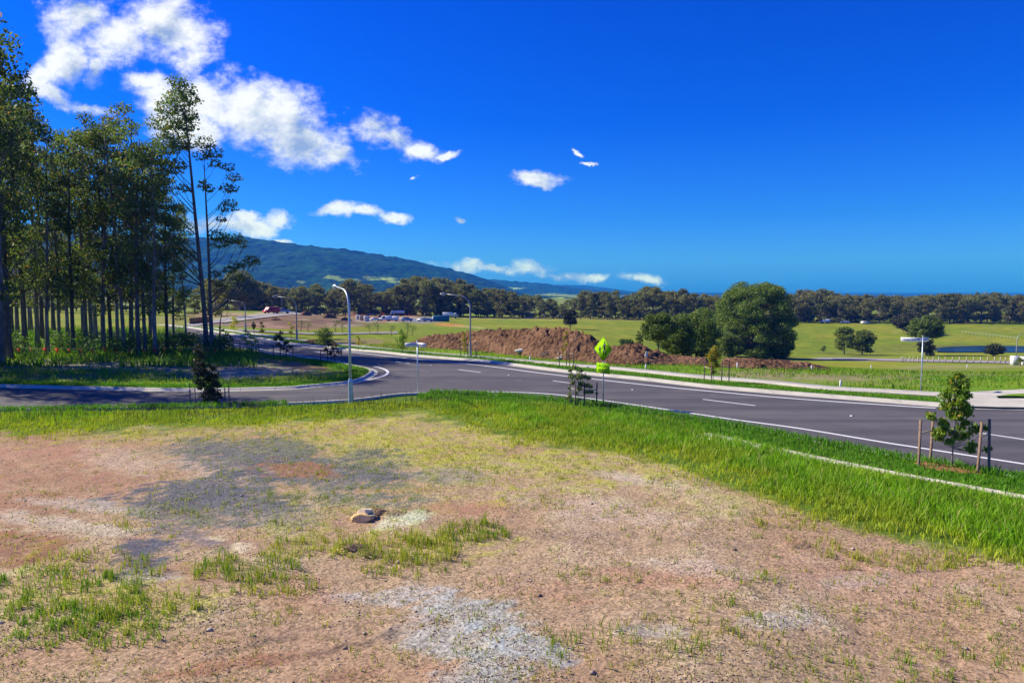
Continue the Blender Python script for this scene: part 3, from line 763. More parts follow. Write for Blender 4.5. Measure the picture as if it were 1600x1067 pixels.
# ================================================================== GRASS
def b_grass(t, out):
    c = attrcol(t); principled(t, out, c, .55, spec=.25, trans=(.35, t.vm('MULTIPLY', c, (1.2, 1.25, .6))))
M_GRASS = mat('grass_blades', b_grass)
rng = np.random.default_rng(7)
def blades(name, x, y, h, w, ctip, cbase, label, cat='grass', zoff=0.0, lean=.45, zf=gz):
    n = len(x); a = rng.uniform(0, 2 * np.pi, n); la = rng.uniform(0, 2 * np.pi, n); ln = h * lean * rng.uniform(.1, 1, n)
    z = zf(x, y) + zoff - .01
    wx, wy = np.cos(a) * w / 2, np.sin(a) * w / 2; lx, ly = np.cos(la) * ln, np.sin(la) * ln
    V = np.empty((n, 5, 3), np.float32)
    V[:, 0] = np.stack([x - wx, y - wy, z], -1); V[:, 1] = np.stack([x + wx, y + wy, z], -1)
    V[:, 2] = np.stack([x - wx * .8 + lx * .35, y - wy * .8 + ly * .35, z + h * .6], -1); V[:, 3] = np.stack([x + wx * .8 + lx * .35, y + wy * .8 + ly * .35, z + h * .6], -1)
    V[:, 4] = np.stack([x + lx, y + ly, z + h], -1)
    b = (np.arange(n) * 5)[:, None]
    F_ = np.concatenate([b, b + 1, b + 3, b + 2, b + 2, b + 3, b + 4], 1).astype(np.int32).ravel()
    sizes = np.tile([4, 3], n)
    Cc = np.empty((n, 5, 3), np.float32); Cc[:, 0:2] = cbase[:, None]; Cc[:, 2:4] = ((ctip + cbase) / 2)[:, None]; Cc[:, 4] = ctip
    o = npmesh(name, V.reshape(-1, 3), F_, M_GRASS, colors=Cc.reshape(-1, 3), sizes=sizes)
    tag(o, label, cat, kind='stuff'); return o
_mx = np.array([p[0] for p in MOUTH_PX][::-1]); _my = np.array([p[1] for p in MOUTH_PX][::-1])
FPX = np.array([1100, 1180, 1300, 1430, 1600, 1760.]); FPY = np.array([680, 694, 719, 741, 773, 806.])
def mixc(a, b, t): return np.array(a) * (1 - t[:, None]) + np.array(b) * t[:, None]
# tall grass band between lot and road
N = 620000
x = rng.uniform(-34, 26, N); y = 9.5 + (33.5 - 9.5) * rng.uniform(0, 1, N) ** .8
px, py = to_px(x, y, np.zeros(N)); l = np.interp(px, LBX, LBY); s = l - py
e = np.interp(px, _mx, _my); fp = np.interp(px, FPX, FPY, left=0)
n1_ = fbm(x * .7, y * .7, 31, 4) - .5; n2_ = fbm(x * 3, y * 3, 33, 3) - .5
keep = (py > e + 5) & (px > -250) & (px < 1700) & ((px < 1100) | (py > fp + 4 + n2_ * 16))
thick = sstep(s + n1_ * 44 + n2_ * 30, -16, 22)
farfac = np.clip(y / 26, .45, 1)
clump = sstep(fbm(x * 5, y * 5, 35, 2) - .5, -.25, .12)
keep &= rng.uniform(0, 1, N) < thick * (.30 + .7 * clump) * (1.25 - .35 * farfac)
x, y, s, n1_, n2_, px, py, e = [v[keep] for v in (x, y, s, n1_, n2_, px, py, e)]
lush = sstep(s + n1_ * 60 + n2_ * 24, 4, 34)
h = (.16 + .24 * sstep(s, 0, 45) + rng.normal(0, .065, len(x)) + n1_ * .35 + n2_ * .22) * np.clip(.75 + .3 * (px - 500) / 900, .75, 1.1)
h = np.clip(h, .08, .62)
top_ = np.interp(px, [-200,0,30,60,300,370,450,550,600,650,750,850,950,1050,1100,1180,1235,1330,1430,1600,1760], [636,640,634,629,635,632,625,626,617,612,613,622,638,650,662,682,701,722,741,773,805])
h = np.minimum(h, np.maximum((py - top_) / F * y * rng.uniform(.75, 1.15, len(y)) * (1 + .8 * (rng.uniform(0, 1, len(y)) > .86)), .05))
w = rng.uniform(.010, .020, len(x)) * (1 + y / 40)
r1 = rng.uniform(0, 1, len(x))
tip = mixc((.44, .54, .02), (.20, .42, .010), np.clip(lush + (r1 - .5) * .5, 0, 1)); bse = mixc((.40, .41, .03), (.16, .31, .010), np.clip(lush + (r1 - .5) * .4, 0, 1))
dry = rng.uniform(0, 1, len(x)) > .94; tip[dry] = (.50, .42, .16); bse[dry] = (.4, .32, .14)
cv_ = fbm(x * 1.1, y * 1.1, 91, 4)[:, None]; k_ = .72 + .62 * cv_; tip *= k_; bse *= k_
mm_ = sstep(fbm(x * .45, y * .45, 93, 4), .46, .62)[:, None] * .55; tip = tip * (1 - mm_) + np.array((.36, .46, .03)) * mm_; bse = bse * (1 - mm_) + np.array((.32, .36, .03)) * mm_
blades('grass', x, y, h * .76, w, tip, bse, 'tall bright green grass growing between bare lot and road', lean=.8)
NB_COUNT = len(x)
# dark seed stalks along the upper rim
N = 900; px = rng.uniform(-60, 1350, N); e = np.interp(px, _mx, _my); py = e + rng.uniform(6, 22, N)
pts = np.array([flat_px(a, b) for a, b in zip(px, py)]); ok = (px < 1080) | (rng.uniform(0, 1, N) < .2)
x, y = pts[ok].T; n = len(x)
blades('seed_stalks', x, y, rng.uniform(.45, .72, n), np.full(n, .022), np.tile((.07, .055, .04), (n, 1)), np.tile((.12, .16, .03), (n, 1)), 'thin dark seed stalks rising over the roadside grass', lean=.25)
# short mown nature strips
def strip_blades(name, line, side, o0, o1, per_m, hh, label, c1=(.15, .36, .012), c2=(.08, .24, .01), z0=.11):
    L = resample(line, .5); ns = normals(L); xs = []; ys = []
    for p, q in zip(L, ns):
        k = rng.poisson(per_m * .5)
        o = rng.uniform(o0, o1, k); j = rng.uniform(-.3, .3, (k, 2))
        xs += list(p.x + q.x * side * o + j[:, 0]); ys += list(p.y + q.y * side * o + j[:, 1])
    xs = np.array(xs); ys = np.array(ys); n = len(xs)
    blades(name, xs, ys, rng.uniform(.5, 1.2, n) * hh, rng.uniform(.02, .035, n), mixc(c1, c2, rng.uniform(0, 1, n)), mixc(c1, c2, rng.uniform(0, 1, n)) * .9, label, zoff=z0, zf=lambda a, b: np.zeros(len(a)), lean=.8)
strip_blades('verge_grass', near_line[6:64], 1, .35, 2.0, 420, .12, 'short green turf on the strip beside the near kerb')
strip_blades('kerbside_grass', near_line[4:62], 1, .04, .5, 230, .24, 'taller grass leaning over the near kerb')
strip_blades('kerbside_grass', near_line[88:], 1, .04, .5, 200, .22, 'taller grass leaning over the side road kerb')
strip_blades('verge_grass', [p for p in far_line if p.y < 75 and to_px(p.x, p.y, 0)[0] < 1470], 1, .8, 2.2, 230, .13, 'short green turf on the strip beyond the far kerb')
strip_blades('verge_grass', isl_line[:-30], 1, .4, 1.6, 230, .14, 'short green turf round the rounded corner of the block')
# grass of the strip field and of the corner block
N = 150000; x = rng.uniform(-46, 62, N); y = rng.uniform(36, 74, N)
px, py = to_px(x, y, gz(x, y)); fk = np.interp(px, [p[0] for p in FAR_PX], [p[1] for p in FAR_PX])
fpath = np.interp(px, [300,440,540,620,740,860,980,1100,1200,1300,1400,1480,1530], [510,529,539.8,548.6,558,568,578,590,597.5,607.5,613,617.5,618])
isl = np.interp(px, [0, 150, 300, 440, 480, 545, 568, 583], [605, 608.5, 611.3, 608.7, 605.7, 599, 593, 582]); isn = np.interp(px, [250, 350, 400, 440, 500, 540, 566, 583], [541, 541, 549, 556, 563.5, 570, 575, 581])
n1_ = fbm(x * .35, y * .35, 41, 4); n2_ = fbm(x * 1.4, y * 1.4, 43, 3)
fld = (py < fpath - 3) & (px > 560) & (px < 1700)
fld &= ~((px > 1500) & (py > 606))
blk = (px < 575) & (py < isl - 4) & (py > isn + 3)
bare = blk & (((px - 400) / 150) ** 2 + ((py - 578) / 14) ** 2 < 1)
bare |= blk & (np.abs(py - 573) < 5) & (px < 340)
pk = np.where(fld, .75 * sstep(n1_, .3, .55), 0) + np.where(blk, .8 * sstep(n2_, .3, .6), 0); pk = np.where(bare, pk * .12, pk)
k = rng.uniform(0, 1, N) < pk; x, y, px, py, n2_, blk = [v[k] for v in (x, y, px, py, n2_, blk)]; n = len(x)
tt = np.clip(n2_ * 1.4 - .2 + rng.normal(0, .2, n), 0, 1)
blades('meadow_grass', x, y, rng.uniform(.1, .28, n) * (1 + .4 * blk), rng.uniform(.03, .06, n), mixc((.12, .33, .012), (.32, .38, .04), tt), mixc((.10, .26, .01), (.26, .3, .03), tt), 'rough green grass on the open ground beyond both roads', lean=.6)
# tufts on the bare lot
cl = []
def tufts(cx, cy, rx, ry, n, hh, dense=1.0, yel=.5):
    for _ in range(int(n * 1.7)):
        a = rng.uniform(0, 2 * np.pi); r = math.sqrt(rng.uniform(0, 1))
        X_, Y_ = flat_px(cx + rx * 1.25 * r * math.cos(a), cy + ry * r * math.sin(a)); cl.append((X_, Y_, hh * 1.15 * rng.uniform(.5, 1.35), max(3, int(rng.integers(4, 11) * dense)), yel + rng.normal(0, .2)))
for a in [(100,930,110,50,90,.17,1.4,.15),(180,985,70,30,34,.15,1.4,.15),(60,980,60,40,34,.16,1.3,.2),(230,950,80,36,44,.2,1.2,.35),(160,885,100,26,40,.2,1,.5),(390,890,60,22,44,.24,1.2,.3),(430,915,60,18,24,.2,1,.4),(330,895,30,14,10,.2,1,.4),
          (480,858,44,18,26,.17,1,.6),(620,865,80,20,64,.22,1.2,.55),(740,832,50,16,50,.22,1.2,.3),(690,845,50,14,30,.2,1.2,.5),(620,890,60,14,20,.16,1,.5),(560,840,60,18,24,.16,.8,.6),(450,820,70,30,26,.13,.8,.5),
          (330,770,90,40,40,.13,.8,.6),(250,815,60,26,26,.15,.8,.5),(500,720,120,30,60,.12,.8,.5),(420,760,90,30,40,.12,.8,.5),(640,730,160,40,130,.13,.8,.65),(840,720,140,36,110,.13,.8,.65),(560,780,130,26,60,.12,.7,.6),
          (300,680,200,16,90,.16,.9,.85),(640,672,160,16,80,.14,.8,.8),(1000,760,180,50,70,.12,.8,.5),(1180,800,200,50,60,.12,.8,.5),(1000,860,300,80,80,.11,.8,.5),(1320,870,30,12,10,.17,1,.6),(1290,850,16,10,5,.18,1,.5),(1440,870,60,16,16,.14,1.2,.25),
          (1180,640+262,40,14,12,.14,1,.4),(1100,990,100,50,26,.14,.9,.5),(930,1010,60,40,16,.15,.9,.4),(1070,1010,30,26,8,.18,1,.35),(720,1000,160,40,26,.10,.8,.35),(1300,960,220,70,50,.12,.8,.45),(1480,900,90,40,30,.12,.9,.45),(1500,1010,90,40,18,.15,1,.3),(1350,1040,120,24,16,.12,1,.3),
          (950,895,60,14,10,.1,1,.35),(860,640+140,60,20,20,.12,.8,.5),(500,1040,200,26,10,.1,.8,.4),(380,960,70,20,10,.12,.8,.4),(80,870,60,20,10,.12,.8,.6),(130,760,120,60,16,.09,.8,.5),(1130,690+60,110,14,60,.15,1,.7),(1280,812,110,16,60,.15,1,.7),(1480,866,110,14,50,.16,1,.6),(940,695,110,12,50,.14,1,.75)]: tufts(*a)
for _ in range(2300):
    yy = 9.3 + 18 * rng.uniform() ** 1.2; xx = rng.uniform(-.82, .82) * yy; q = to_px(xx, yy, 0)
    if q[1] > np.interp(q[0], LBX, LBY) and fbm(np.array([xx * .6]), np.array([yy * .6]), 77, 3)[0] > .44: cl.append((xx, yy, rng.uniform(.04, .12), int(rng.integers(3, 9)), rng.uniform(.2, .9)))
X_ = []; Y_ = []; H_ = []; T_ = []
for cx, cy, hh, k, yl in cl:
    X_ += list(cx + rng.normal(0, .055, k)); Y_ += list(cy + rng.normal(0, .055, k)); H_ += list(hh * rng.uniform(.45, 1.1, k)); T_ += [yl] * k
x, y, h = np.array(X_), np.array(Y_), np.array(H_); n = len(x); tt = np.clip(np.array(T_) + rng.normal(0, .15, n), 0, 1)
blades('grass_tufts', x, y, h, rng.uniform(.010, .020, n), mixc((.15, .34, .02), (.52, .52, .045), tt), mixc((.12, .24, .02), (.45, .38, .06), tt), 'sparse tufts of grass scattered over the bare clay lot', lean=.6)
# fine straw and weeds film
N = 80000; y = 9.2 + (30 - 9.2) * rng.uniform(0, 1, N) ** 1.3; x = rng.uniform(-1, 1, N) * (y * .85)
px, py = to_px(x, y, np.zeros(N)); l = np.interp(px, LBX, LBY)
k = (py > l - 4) & (rng.uniform(0, 1, N) < .06 + .94 * sstep(fbm(x * .9, y * .9, 51, 4), .45, .62)); x, y = x[k], y[k]; n = len(x); r1 = rng.uniform(0, 1, n)
blades('straw', x, y, rng.uniform(.015, .06, n), rng.uniform(.008, .02, n), mixc((.55, .47, .30), (.28, .30, .06), r1), mixc((.45, .36, .22), (.22, .2, .05), r1), 'fine straw and seedlings lying over the bare soil', cat='straw', lean=2.2)
# small stones
def stones(N, seed, label, smin, smax, colf):
    g = np.random.default_rng(seed)
    y = 9.0 + (26 - 9.0) * g.uniform(0, 1, N) ** 1.6; x = g.uniform(-1, 1, N) * (y * .84)
    px, py = to_px(x, y, np.zeros(N)); l = np.interp(px, LBX, LBY); k = (py > l + 4) & (g.uniform(0, 1, N) < .05 + .95 * sstep(fbm(x * .8, y * .8, seed, 4), .46, .62))
    x, y = x[k], y[k]; n = len(x); s_ = smin + (smax - smin) * g.uniform(0, 1, n) ** 3
    base = np.array([(1,0,0),(0,1,0),(-1,0,0),(0,-1,0),(0,0,.7),(0,0,-.5)], float)
    V = base[None] * g.uniform(.55, 1.15, (n, 6, 1)) * s_[:, None, None] * np.array([1, .8, .8])
    a = g.uniform(0, 6.28, n); c, s__ = np.cos(a)[:, None], np.sin(a)[:, None]
    V = np.stack([V[..., 0] * c - V[..., 1] * s__, V[..., 0] * s__ + V[..., 1] * c, V[..., 2]], -1)
    V += np.stack([x, y, gz(x, y) + s_ * .15], -1)[:, None]
    f = np.array([(0,1,4),(1,2,4),(2,3,4),(3,0,4),(1,0,5),(2,1,5),(3,2,5),(0,3,5)])
    fs = (np.arange(n) * 6)[:, None, None] + f[None]
    cc = colf(g, n); C_ = np.repeat(cc[:, None], 6, 1)
    o = npmesh('gravel', V.reshape(-1, 3), fs.reshape(-1, 3), M_STONE, colors=C_.reshape(-1, 3)); tag(o, label, 'gravel', kind='stuff')
def b_stone(t, out): principled(t, out, attrcol(t), .9, spec=.2)
M_STONE = mat('loose_stone', b_stone)
stones(260, 5, 'larger loose stones lying here and there on the bare lot', .025, .085, lambda g, n: mixc((.20, .13, .10), (.60, .52, .42), g.uniform(0, 1, n)))
stones(60000, 3, 'small loose stones and clods scattered over the bare lot', .007, .032, lambda g, n: mixc((.24, .13, .085), (.50, .42, .34), g.uniform(0, 1, n) ** 1.5))

# ================================================================== TREES
def quad_leaves(pos, size, g, droop=.5, aspect=.45, fold=False):
    n = len(pos)
    a = g.normal(0, 1, (n, 3)); a[:, 2] -= droop * 1.6; a /= np.linalg.norm(a, axis=1)[:, None]
    b = np.cross(a, g.normal(0, 1, (n, 3))); b /= np.linalg.norm(b, axis=1)[:, None] + 1e-9
    s_ = (size * g.uniform(.6, 1.3, n))[:, None]
    V = np.stack([pos - a * s_ * .5, pos + b * s_ * aspect * .5 - a * s_ * .05, pos + a * s_ * .5, pos - b * s_ * aspect * .5 - a * s_ * .05], 1)
    if fold: V[:, 0] += 0; V[:, 2] += np.array([0, 0, -1]) * s_ * .15
    f = np.arange(n * 4).reshape(n, 4)
    return V.reshape(-1, 3), f
def spine_f(H, lean, g, wob):
    ph = g.uniform(0, 6.28, 4)
    def f(t):
        return np.array([lean[0] * t ** 1.4 + wob * math.sin(t * 4 + ph[0]) * t + wob * .4 * math.sin(t * 9 + ph[1]) * t, lean[1] * t ** 1.4 + wob * math.sin(t * 3.6 + ph[2]) * t, H * t])
    return f
def gen_tree(seed, H, r0, clusters, nleaf, leaf, lmat, bmat, lean=(0, 0), wob=.25, low=.35, up=1.1, droop=.5, aspect=.45, shell=.55, flat=.8, top=.93, limb=.32, name='gum_tree', fold=False, nlimb=None, extra_stems=()):
    g = np.random.default_rng(seed); sp = spine_f(H, lean, g, wob)
    root = bpy.data.objects.new(name, None); COL.objects.link(root)
    m = MB(); ts = np.linspace(0, top, 12)
    rad = lambda t: max(r0 * (1 - t / 1.03) ** .8, .012 if H < 6 else .03)
    m.tube([sp(t) + (np.array([0, 0, -.25 if H > 6 else -.05]) if t == 0 else 0) for t in ts], [rad(t) * (1.25 if t == 0 else 1) for t in ts], 7 if H < 12 else 8)
    P_ = []
    for ci, (c, cr) in enumerate(clusters):
        c = np.array(c, float)
        hz_ = np.hypot(*(c[:2] - sp(min(c[2] / H, 1))[:2]))
        ha = np.clip((c[2] - up * hz_ - .2 * cr) / H, low, top - .03)
        a = sp(ha); b = c - np.array([0, 0, cr * .2])
        if nlimb is None or ci < nlimb:
            mid = a * .5 + b * .5 + np.array([(b - a)[0] * .12, (b - a)[1] * .12, -abs(hz_) * .10])
            rr = max(rad(ha) * limb, .006 if H < 6 else .022)
            qs = [a, (a + mid) / 2 * 1.0, mid, (mid + b) / 2 + g.normal(0, .04 * cr, 3), b]
            m.tube(qs, [rr, rr * .85, rr * .68, rr * .5, rr * .3], 4, cap=False)
            for _ in range(2):
                d = g.normal(0, 1, 3); d[2] = abs(d[2]) * .6; d /= np.linalg.norm(d)
                m.tube([mid * .3 + b * .7, b + d * cr * .4, b + d * cr * .85], [rr * .4, rr * .28, rr * .12], 3, cap=False)
        k = max(4, int(nleaf * cr ** 2)); d = g.normal(0, 1, (k, 3)); d /= np.linalg.norm(d, axis=1)[:, None]
        r_ = cr * (shell + (1 - shell) * g.uniform(0, 1, k)) * g.uniform(.75, 1.15, k); d[:, 2] = np.where(d[:, 2] < -.1, d[:, 2] * .5, d[:, 2])
        P_.append(c + d * r_[:, None] * np.array([1, 1, flat]))
    for st in extra_stems: m.tube([Vector(p) for p in st[0]], st[1], 6)
    V, f = quad_leaves(np.concatenate(P_), np.full(sum(len(p) for p in P_), leaf), g, droop, aspect, fold)
    t_ = m.build('trunk', bmat, root, smooth=True)
    npmesh('crown', V, f, lmat, root)
    return root
def env_gum(g, H, n, r, z0, z1, cr, lopside=(0, 0)):
    """tall narrow gum: clumps up the top part, bigger in the middle"""
    out = []
    for i in range(n):
        t = g.uniform(0, 1) ** .8; z = z0 + (z1 - z0) * t
        rr = r * (math.sin(math.pi * (.12 + .80 * t)) ** .7) * (g.uniform(.15, 1) ** .6)
        a = g.uniform(0, 6.28); out.append(((rr * math.cos(a) + lopside[0] * t, rr * math.sin(a) + lopside[1] * t, z), cr * g.uniform(.65, 1.2)))
    out.append(((lopside[0], lopside[1], z1), cr * .8)); return out
def env_round(g, n, rx, zc, rz, cr, low=-.75, core=.55):
    out = []
    for i in range(n):
        d = g.normal(0, 1, 3); d /= np.linalg.norm(d)
        if d[2] < low: d[2] = g.uniform(low, .3)
        rr = core + (1 - core) * g.uniform(0, 1) ** .6
        out.append(((d[0] * rx * rr, d[1] * rx * rr, zc + d[2] * rz * rr), cr * g.uniform(.7, 1.25)))
    return out
def place(root, x, y, s=1.0, sz=None, rz=0.0, label=None, cat='tree', group=None, sink=0.0):
    root.location = (x, y, G(x, y) - sink); root.scale = (s, s, sz or s); root.rotation_euler = (0, 0, rz)
    return tag(root, label, cat, group)
# ---- grove prototypes (unit height about 20 m)
pr = random.Random(5); gg = np.random.default_rng(50)
GROVE = []
for k in range(7):
    H = 20
    z0 = [6.5, 8, 5, 9, 7, 10, 6][k]; r = [2.3, 1.9, 2.6, 1.8, 2.1, 1.7, 2.4][k]
    GROVE.append(gen_tree(100 + k, H, .19, env_gum(gg, H, 42, r * 1.0, z0 * .55, 19.5, .92), 120, .28, ML_GUM, M_BARK, lean=(pr.uniform(-.8, .8), pr.uniform(-.6, .6)), wob=.22, low=.22, up=1.5, name='gum_tree'))
used = set()
def grove(k, x, y, H, rz, label, group=None, wid=1.0):
    o = GROVE[k] if k not in used else copy_tree(GROVE[k]); used.add(k)
    s = H / 20
    if 'group' in o: del o['group']
    place(o, x, y, s * wid, s, rz, label, 'tree', group); return o
# rows of trunks traced from the photograph: px of base, depth, treetop row in the photograph
G1 = [(20,66,175),(40,60,120),(59,66,205),(75,58,190),(93,66,215),(115,59,235),(135,63,215),(144,68,235),(162,61,225),(174,63,205),(194,60,190),(206,64,188),(217,58,200),(227,60,240),(243,58,250),(262,63,262),(272,68,300),(291,74,330),(4,51,48),(14,54,70),(-20,56,70),(-45,50,60),(28,76,190),(66,78,205),(106,76,225),(150,80,215),(184,76,205),(236,80,235),(215,86,235),(130,90,240),(84,92,215),(48,90,200),(10,86,160)]
pal = [217, 115, 40, 75]
for i, (bx, D, ty) in enumerate(G1):
    Hh = CAM_Z + (HORIZON - ty) / F * D; x_ = (bx - 800) / F * D * 1.0
    x_ = (bx - 800) / F * (D * math.cos(PITCH) + (5.5) * math.sin(PITCH))
    grove(i % 7, x_, D, (Hh - G(x_, D)) * pr.uniform(.97, 1.12), pr.uniform(0, 6.28), 'slender dark gum tree inside the close grove on the left', 'gum trees of the close grove', pr.uniform(.85, 1.1))
# more of the grove outside the frame to the left, whose shade falls on the side road
for i in range(11):
    D = 40 + 15 * pr.random(); x_ = -.80 * D - 1 - 15 * pr.random()
    grove(i % 7, x_, D, pr.uniform(18, 24), pr.uniform(0, 6.28), 'slender dark gum tree inside the close grove on the left', 'gum trees of the close grove', 1.1)
# the tall pair at the grove's right end
def tallpair():
    x1, y1 = flat_px(323, 551.5); D = y1
    def c(px, py, r, dy=0): return ((((px - 323) / F * D), dy, (551.5 - py) / F * D * 1.005), r)
    cl1 = [c(292,140,.8),(c(302,150,.9)),c(283,160,.9,.5),c(300,172,1.0,-.5),c(275,180,1.0),c(290,190,1.1,.6),c(312,165,.8),c(268,205,1.1,-.4),c(285,215,1.2,.3),c(303,205,.9),c(262,230,1.1,.6),c(276,240,1.2,-.6),c(292,235,.9),c(258,256,1.0),c(272,268,1.1,.5),c(262,290,1.0,-.5),c(285,262,.8,.5),c(250,310,.9),c(266,325,.9,.4),c(296,300,.6),c(255,345,.8,.5),c(275,350,.7),c(262,372,.8),c(288,380,.6,-.4),c(304,235,.6),c(308,190,.8),c(278,395,.7),c(296,400,.6,.6),c(262,405,.8,-.5),c(280,420,.7)]
    o = gen_tree(301, 23.8, .24, [(c_, r_ * 1.2) for c_, r_ in cl1], 230, .27, ML_GUM, M_BARK, lean=(-1.35, 0), wob=.12, low=.25, up=1.6, name='gum_tree')
    place(o, x1, y1, 1, label='tallest gum tree, leaning left, at the right end of the grove')
    x2, y2 = flat_px(332, 553.5)
    def d(px, py, r, dy=0): return ((((px - 332) / F * y2), dy, (553.5 - py) / F * y2 * 1.005), r)
    cl2 = [d(330,232,.8),d(340,245,.8,.4),d(325,250,.7),d(345,262,.6),d(328,295,.6),d(334,300,.5),d(366,268,.6),d(372,282,.6,.3),d(370,300,.55),d(362,300,.6),d(366,322,.6),d(355,330,.5),d(352,346,.45),d(372,330,.4),
           d(345,372,.8),d(362,376,.8,.5),d(378,378,.7),d(352,384,.8,-.4),d(385,386,.35),d(398,408,.6),d(386,414,.6,.3),d(372,418,.6),d(362,424,.5),d(405,412,.4),d(340,430,.5),d(352,446,.6),d(378,436,.5)]
    o = gen_tree(302, 17.5, .20, [(c_, r_ * 1.2) for c_, r_ in cl2], 220, .25, ML_GUM, M_BARK, lean=(-.35, .1), wob=.12, low=.2, up=1.3, name='gum_tree', limb=.3)
    place(o, x2, y2, 1, label='straight gum tree with clumps reaching out right over the hill')
tallpair()
# small dark stems by the pair
o = gen_tree(310, 4.4, .10, [((.1,0,3.6),.5),((-.3,.1,4.1),.5),((.5,0,4.2),.45),((.9,.1,3.4),.4),((.2,0,4.5),.4)], 90, .16, ML_GUM, M_BARKD, lean=(.3, 0), wob=.1, low=.4, name='young_tree')
place(o, *flat_px(344, 549), 1, label='small dark young tree standing just right of the tall pair')
# ---- far belt
FARP = []
for k in range(8):
    g = np.random.default_rng(700 + k)
    if k < 5: cl = env_gum(g, 18, 26, [4.2, 3.4, 4.8, 3.8, 5.2][k], [5, 7, 4, 8, 6][k], 17.4, 1.9)
    else: cl = env_round(g, 30, [5.2, 4.4, 6.0][k - 5], [11, 9.5, 11.5][k - 5], [6.5, 7.5, 6][k - 5], 1.9)
    if k < 5: cl += [((g.uniform(-3, 3), g.uniform(-3, 3), g.uniform(2, 5)), 1.6) for _ in range(12)]
    else: cl += [((g.uniform(-4, 4), g.uniform(-4, 4), g.uniform(1, 4)), 1.6) for _ in range(6)]
    FARP.append(gen_tree(720 + k, 18, .34, cl, 32, .75, ML_FAR, M_BARK, lean=(g.uniform(-1, 1), 0), wob=.5, low=.2, up=1.0, name='gum_tree', aspect=.6, droop=.3))
ufar = set()
TPX = [-150,0,150,340,370,400,430,460,500,520,545,570,600,620,650,680,700,730,750,770,800,830,850,880,905,925,945,960,985,1005,1020,1040,1060,1075,1100,1150,1230,1260,1300,1340,1370,1400,1450,1500,1550,1600,1700,1900]
TPY = [430,430,440,442,430,436,445,444,440,452,431,440,448,440,429,431,431,437,450,446,455,456,462,468,454,449,455,449,462,445,442,452,449,455,455,460,455,449,452,460,457,461,456,454,455,458,456,456]
prr = random.Random(11)
def belt(px, D, jit=1.0, k=None, lab='tall grey-green gum tree in the long belt along the far paddock', grp='gum trees of the far belt'):
    top = np.interp(px, TPX, TPY) + jit
    x_ = (px - 800) / F * D; z0 = G(x_, D); Hh = CAM_Z + (HORIZON - top) / F * D - z0
    Hh = max(Hh, 5); k = prr.randrange(8) if k is None else k
    o = FARP[k] if k not in ufar else copy_tree(FARP[k]); ufar.add(k)
    s = Hh / 18.6; wd = s * prr.uniform(.9, 1.15)
    if Hh < 10: wd *= 1.25
    place(o, x_, D, wd, s, prr.uniform(0, 6.28), lab, 'tree', grp, sink=.2)
rows = [(376, 21, (2, 13)), (387, 23, (0, 8)), (399, 27, (-1, 5))]
for D, st, (j0, j1) in rows:
    px = 345 + prr.uniform(0, 10)
    while px < 1700:
        if not (835 < px < 905 and D > 380 and prr.random() < .5):
            belt(px + prr.uniform(-4, 4), D + prr.uniform(-4, 4), prr.uniform(j0, j1))
        px += st * prr.uniform(.75, 1.25)
for px in range(-140, 345, 20): belt(px + prr.uniform(-6, 6), 200 + prr.uniform(-25, 25), prr.uniform(-22, 14))
def woodland():
    """the closed wood behind the front rows, one mass"""
    for part, m, nm in (('crown', ML_FAR, 'woodland'), ('trunk', M_BARK, 'woodland_trunks')):
        r_ = random.Random(77); VV = []; FF = []; SS = []; off = 0; px = 335.0; cache = {}
        while px < 1700:
            k = r_.randrange(8); D = 414 + r_.uniform(-6, 8); top = np.interp(px, TPX, TPY) + r_.uniform(0, 7)
            if k not in cache:
                ch = [c for c in FARP[k].children if c.name.startswith(part)][0].data
                v = np.empty(len(ch.vertices) * 3, np.float32); ch.vertices.foreach_get('co', v)
                l = np.empty(len(ch.loops), np.int32); ch.loops.foreach_get('vertex_index', l); t = np.empty(len(ch.polygons), np.int32); ch.polygons.foreach_get('loop_total', t)
                cache[k] = (v.reshape(-1, 3), l, t)
            v, l, t = cache[k]; x_ = (px - 800) / F * D; z0 = G(x_, D); s = max(CAM_Z + (HORIZON - top) / F * D - z0, 5) / 18.6; a = r_.uniform(0, 6.28); wd = s * r_.uniform(.95, 1.25)
            q = np.stack([(v[:, 0] * math.cos(a) - v[:, 1] * math.sin(a)) * wd + x_, (v[:, 0] * math.sin(a) + v[:, 1] * math.cos(a)) * wd + D, v[:, 2] * s + z0 - .2], -1)
            VV.append(q); FF.append(l + off); SS.append(t); off += len(v); px += r_.uniform(9, 15)
        o = npmesh(nm, np.concatenate(VV), np.concatenate(FF), m, sizes=np.concatenate(SS))
        if part == 'crown': w_ = o; tag(o, 'closed wood filling in behind the front gum trees of the far belt', 'wood', kind='stuff')
        else: o.name = 'trunks'; o['kind'] = 'stuff'; o.parent = w_
woodland()
print('belt trees', sum(1 for o in COL.objects if o.get('group') == 'gum trees of the far belt'))
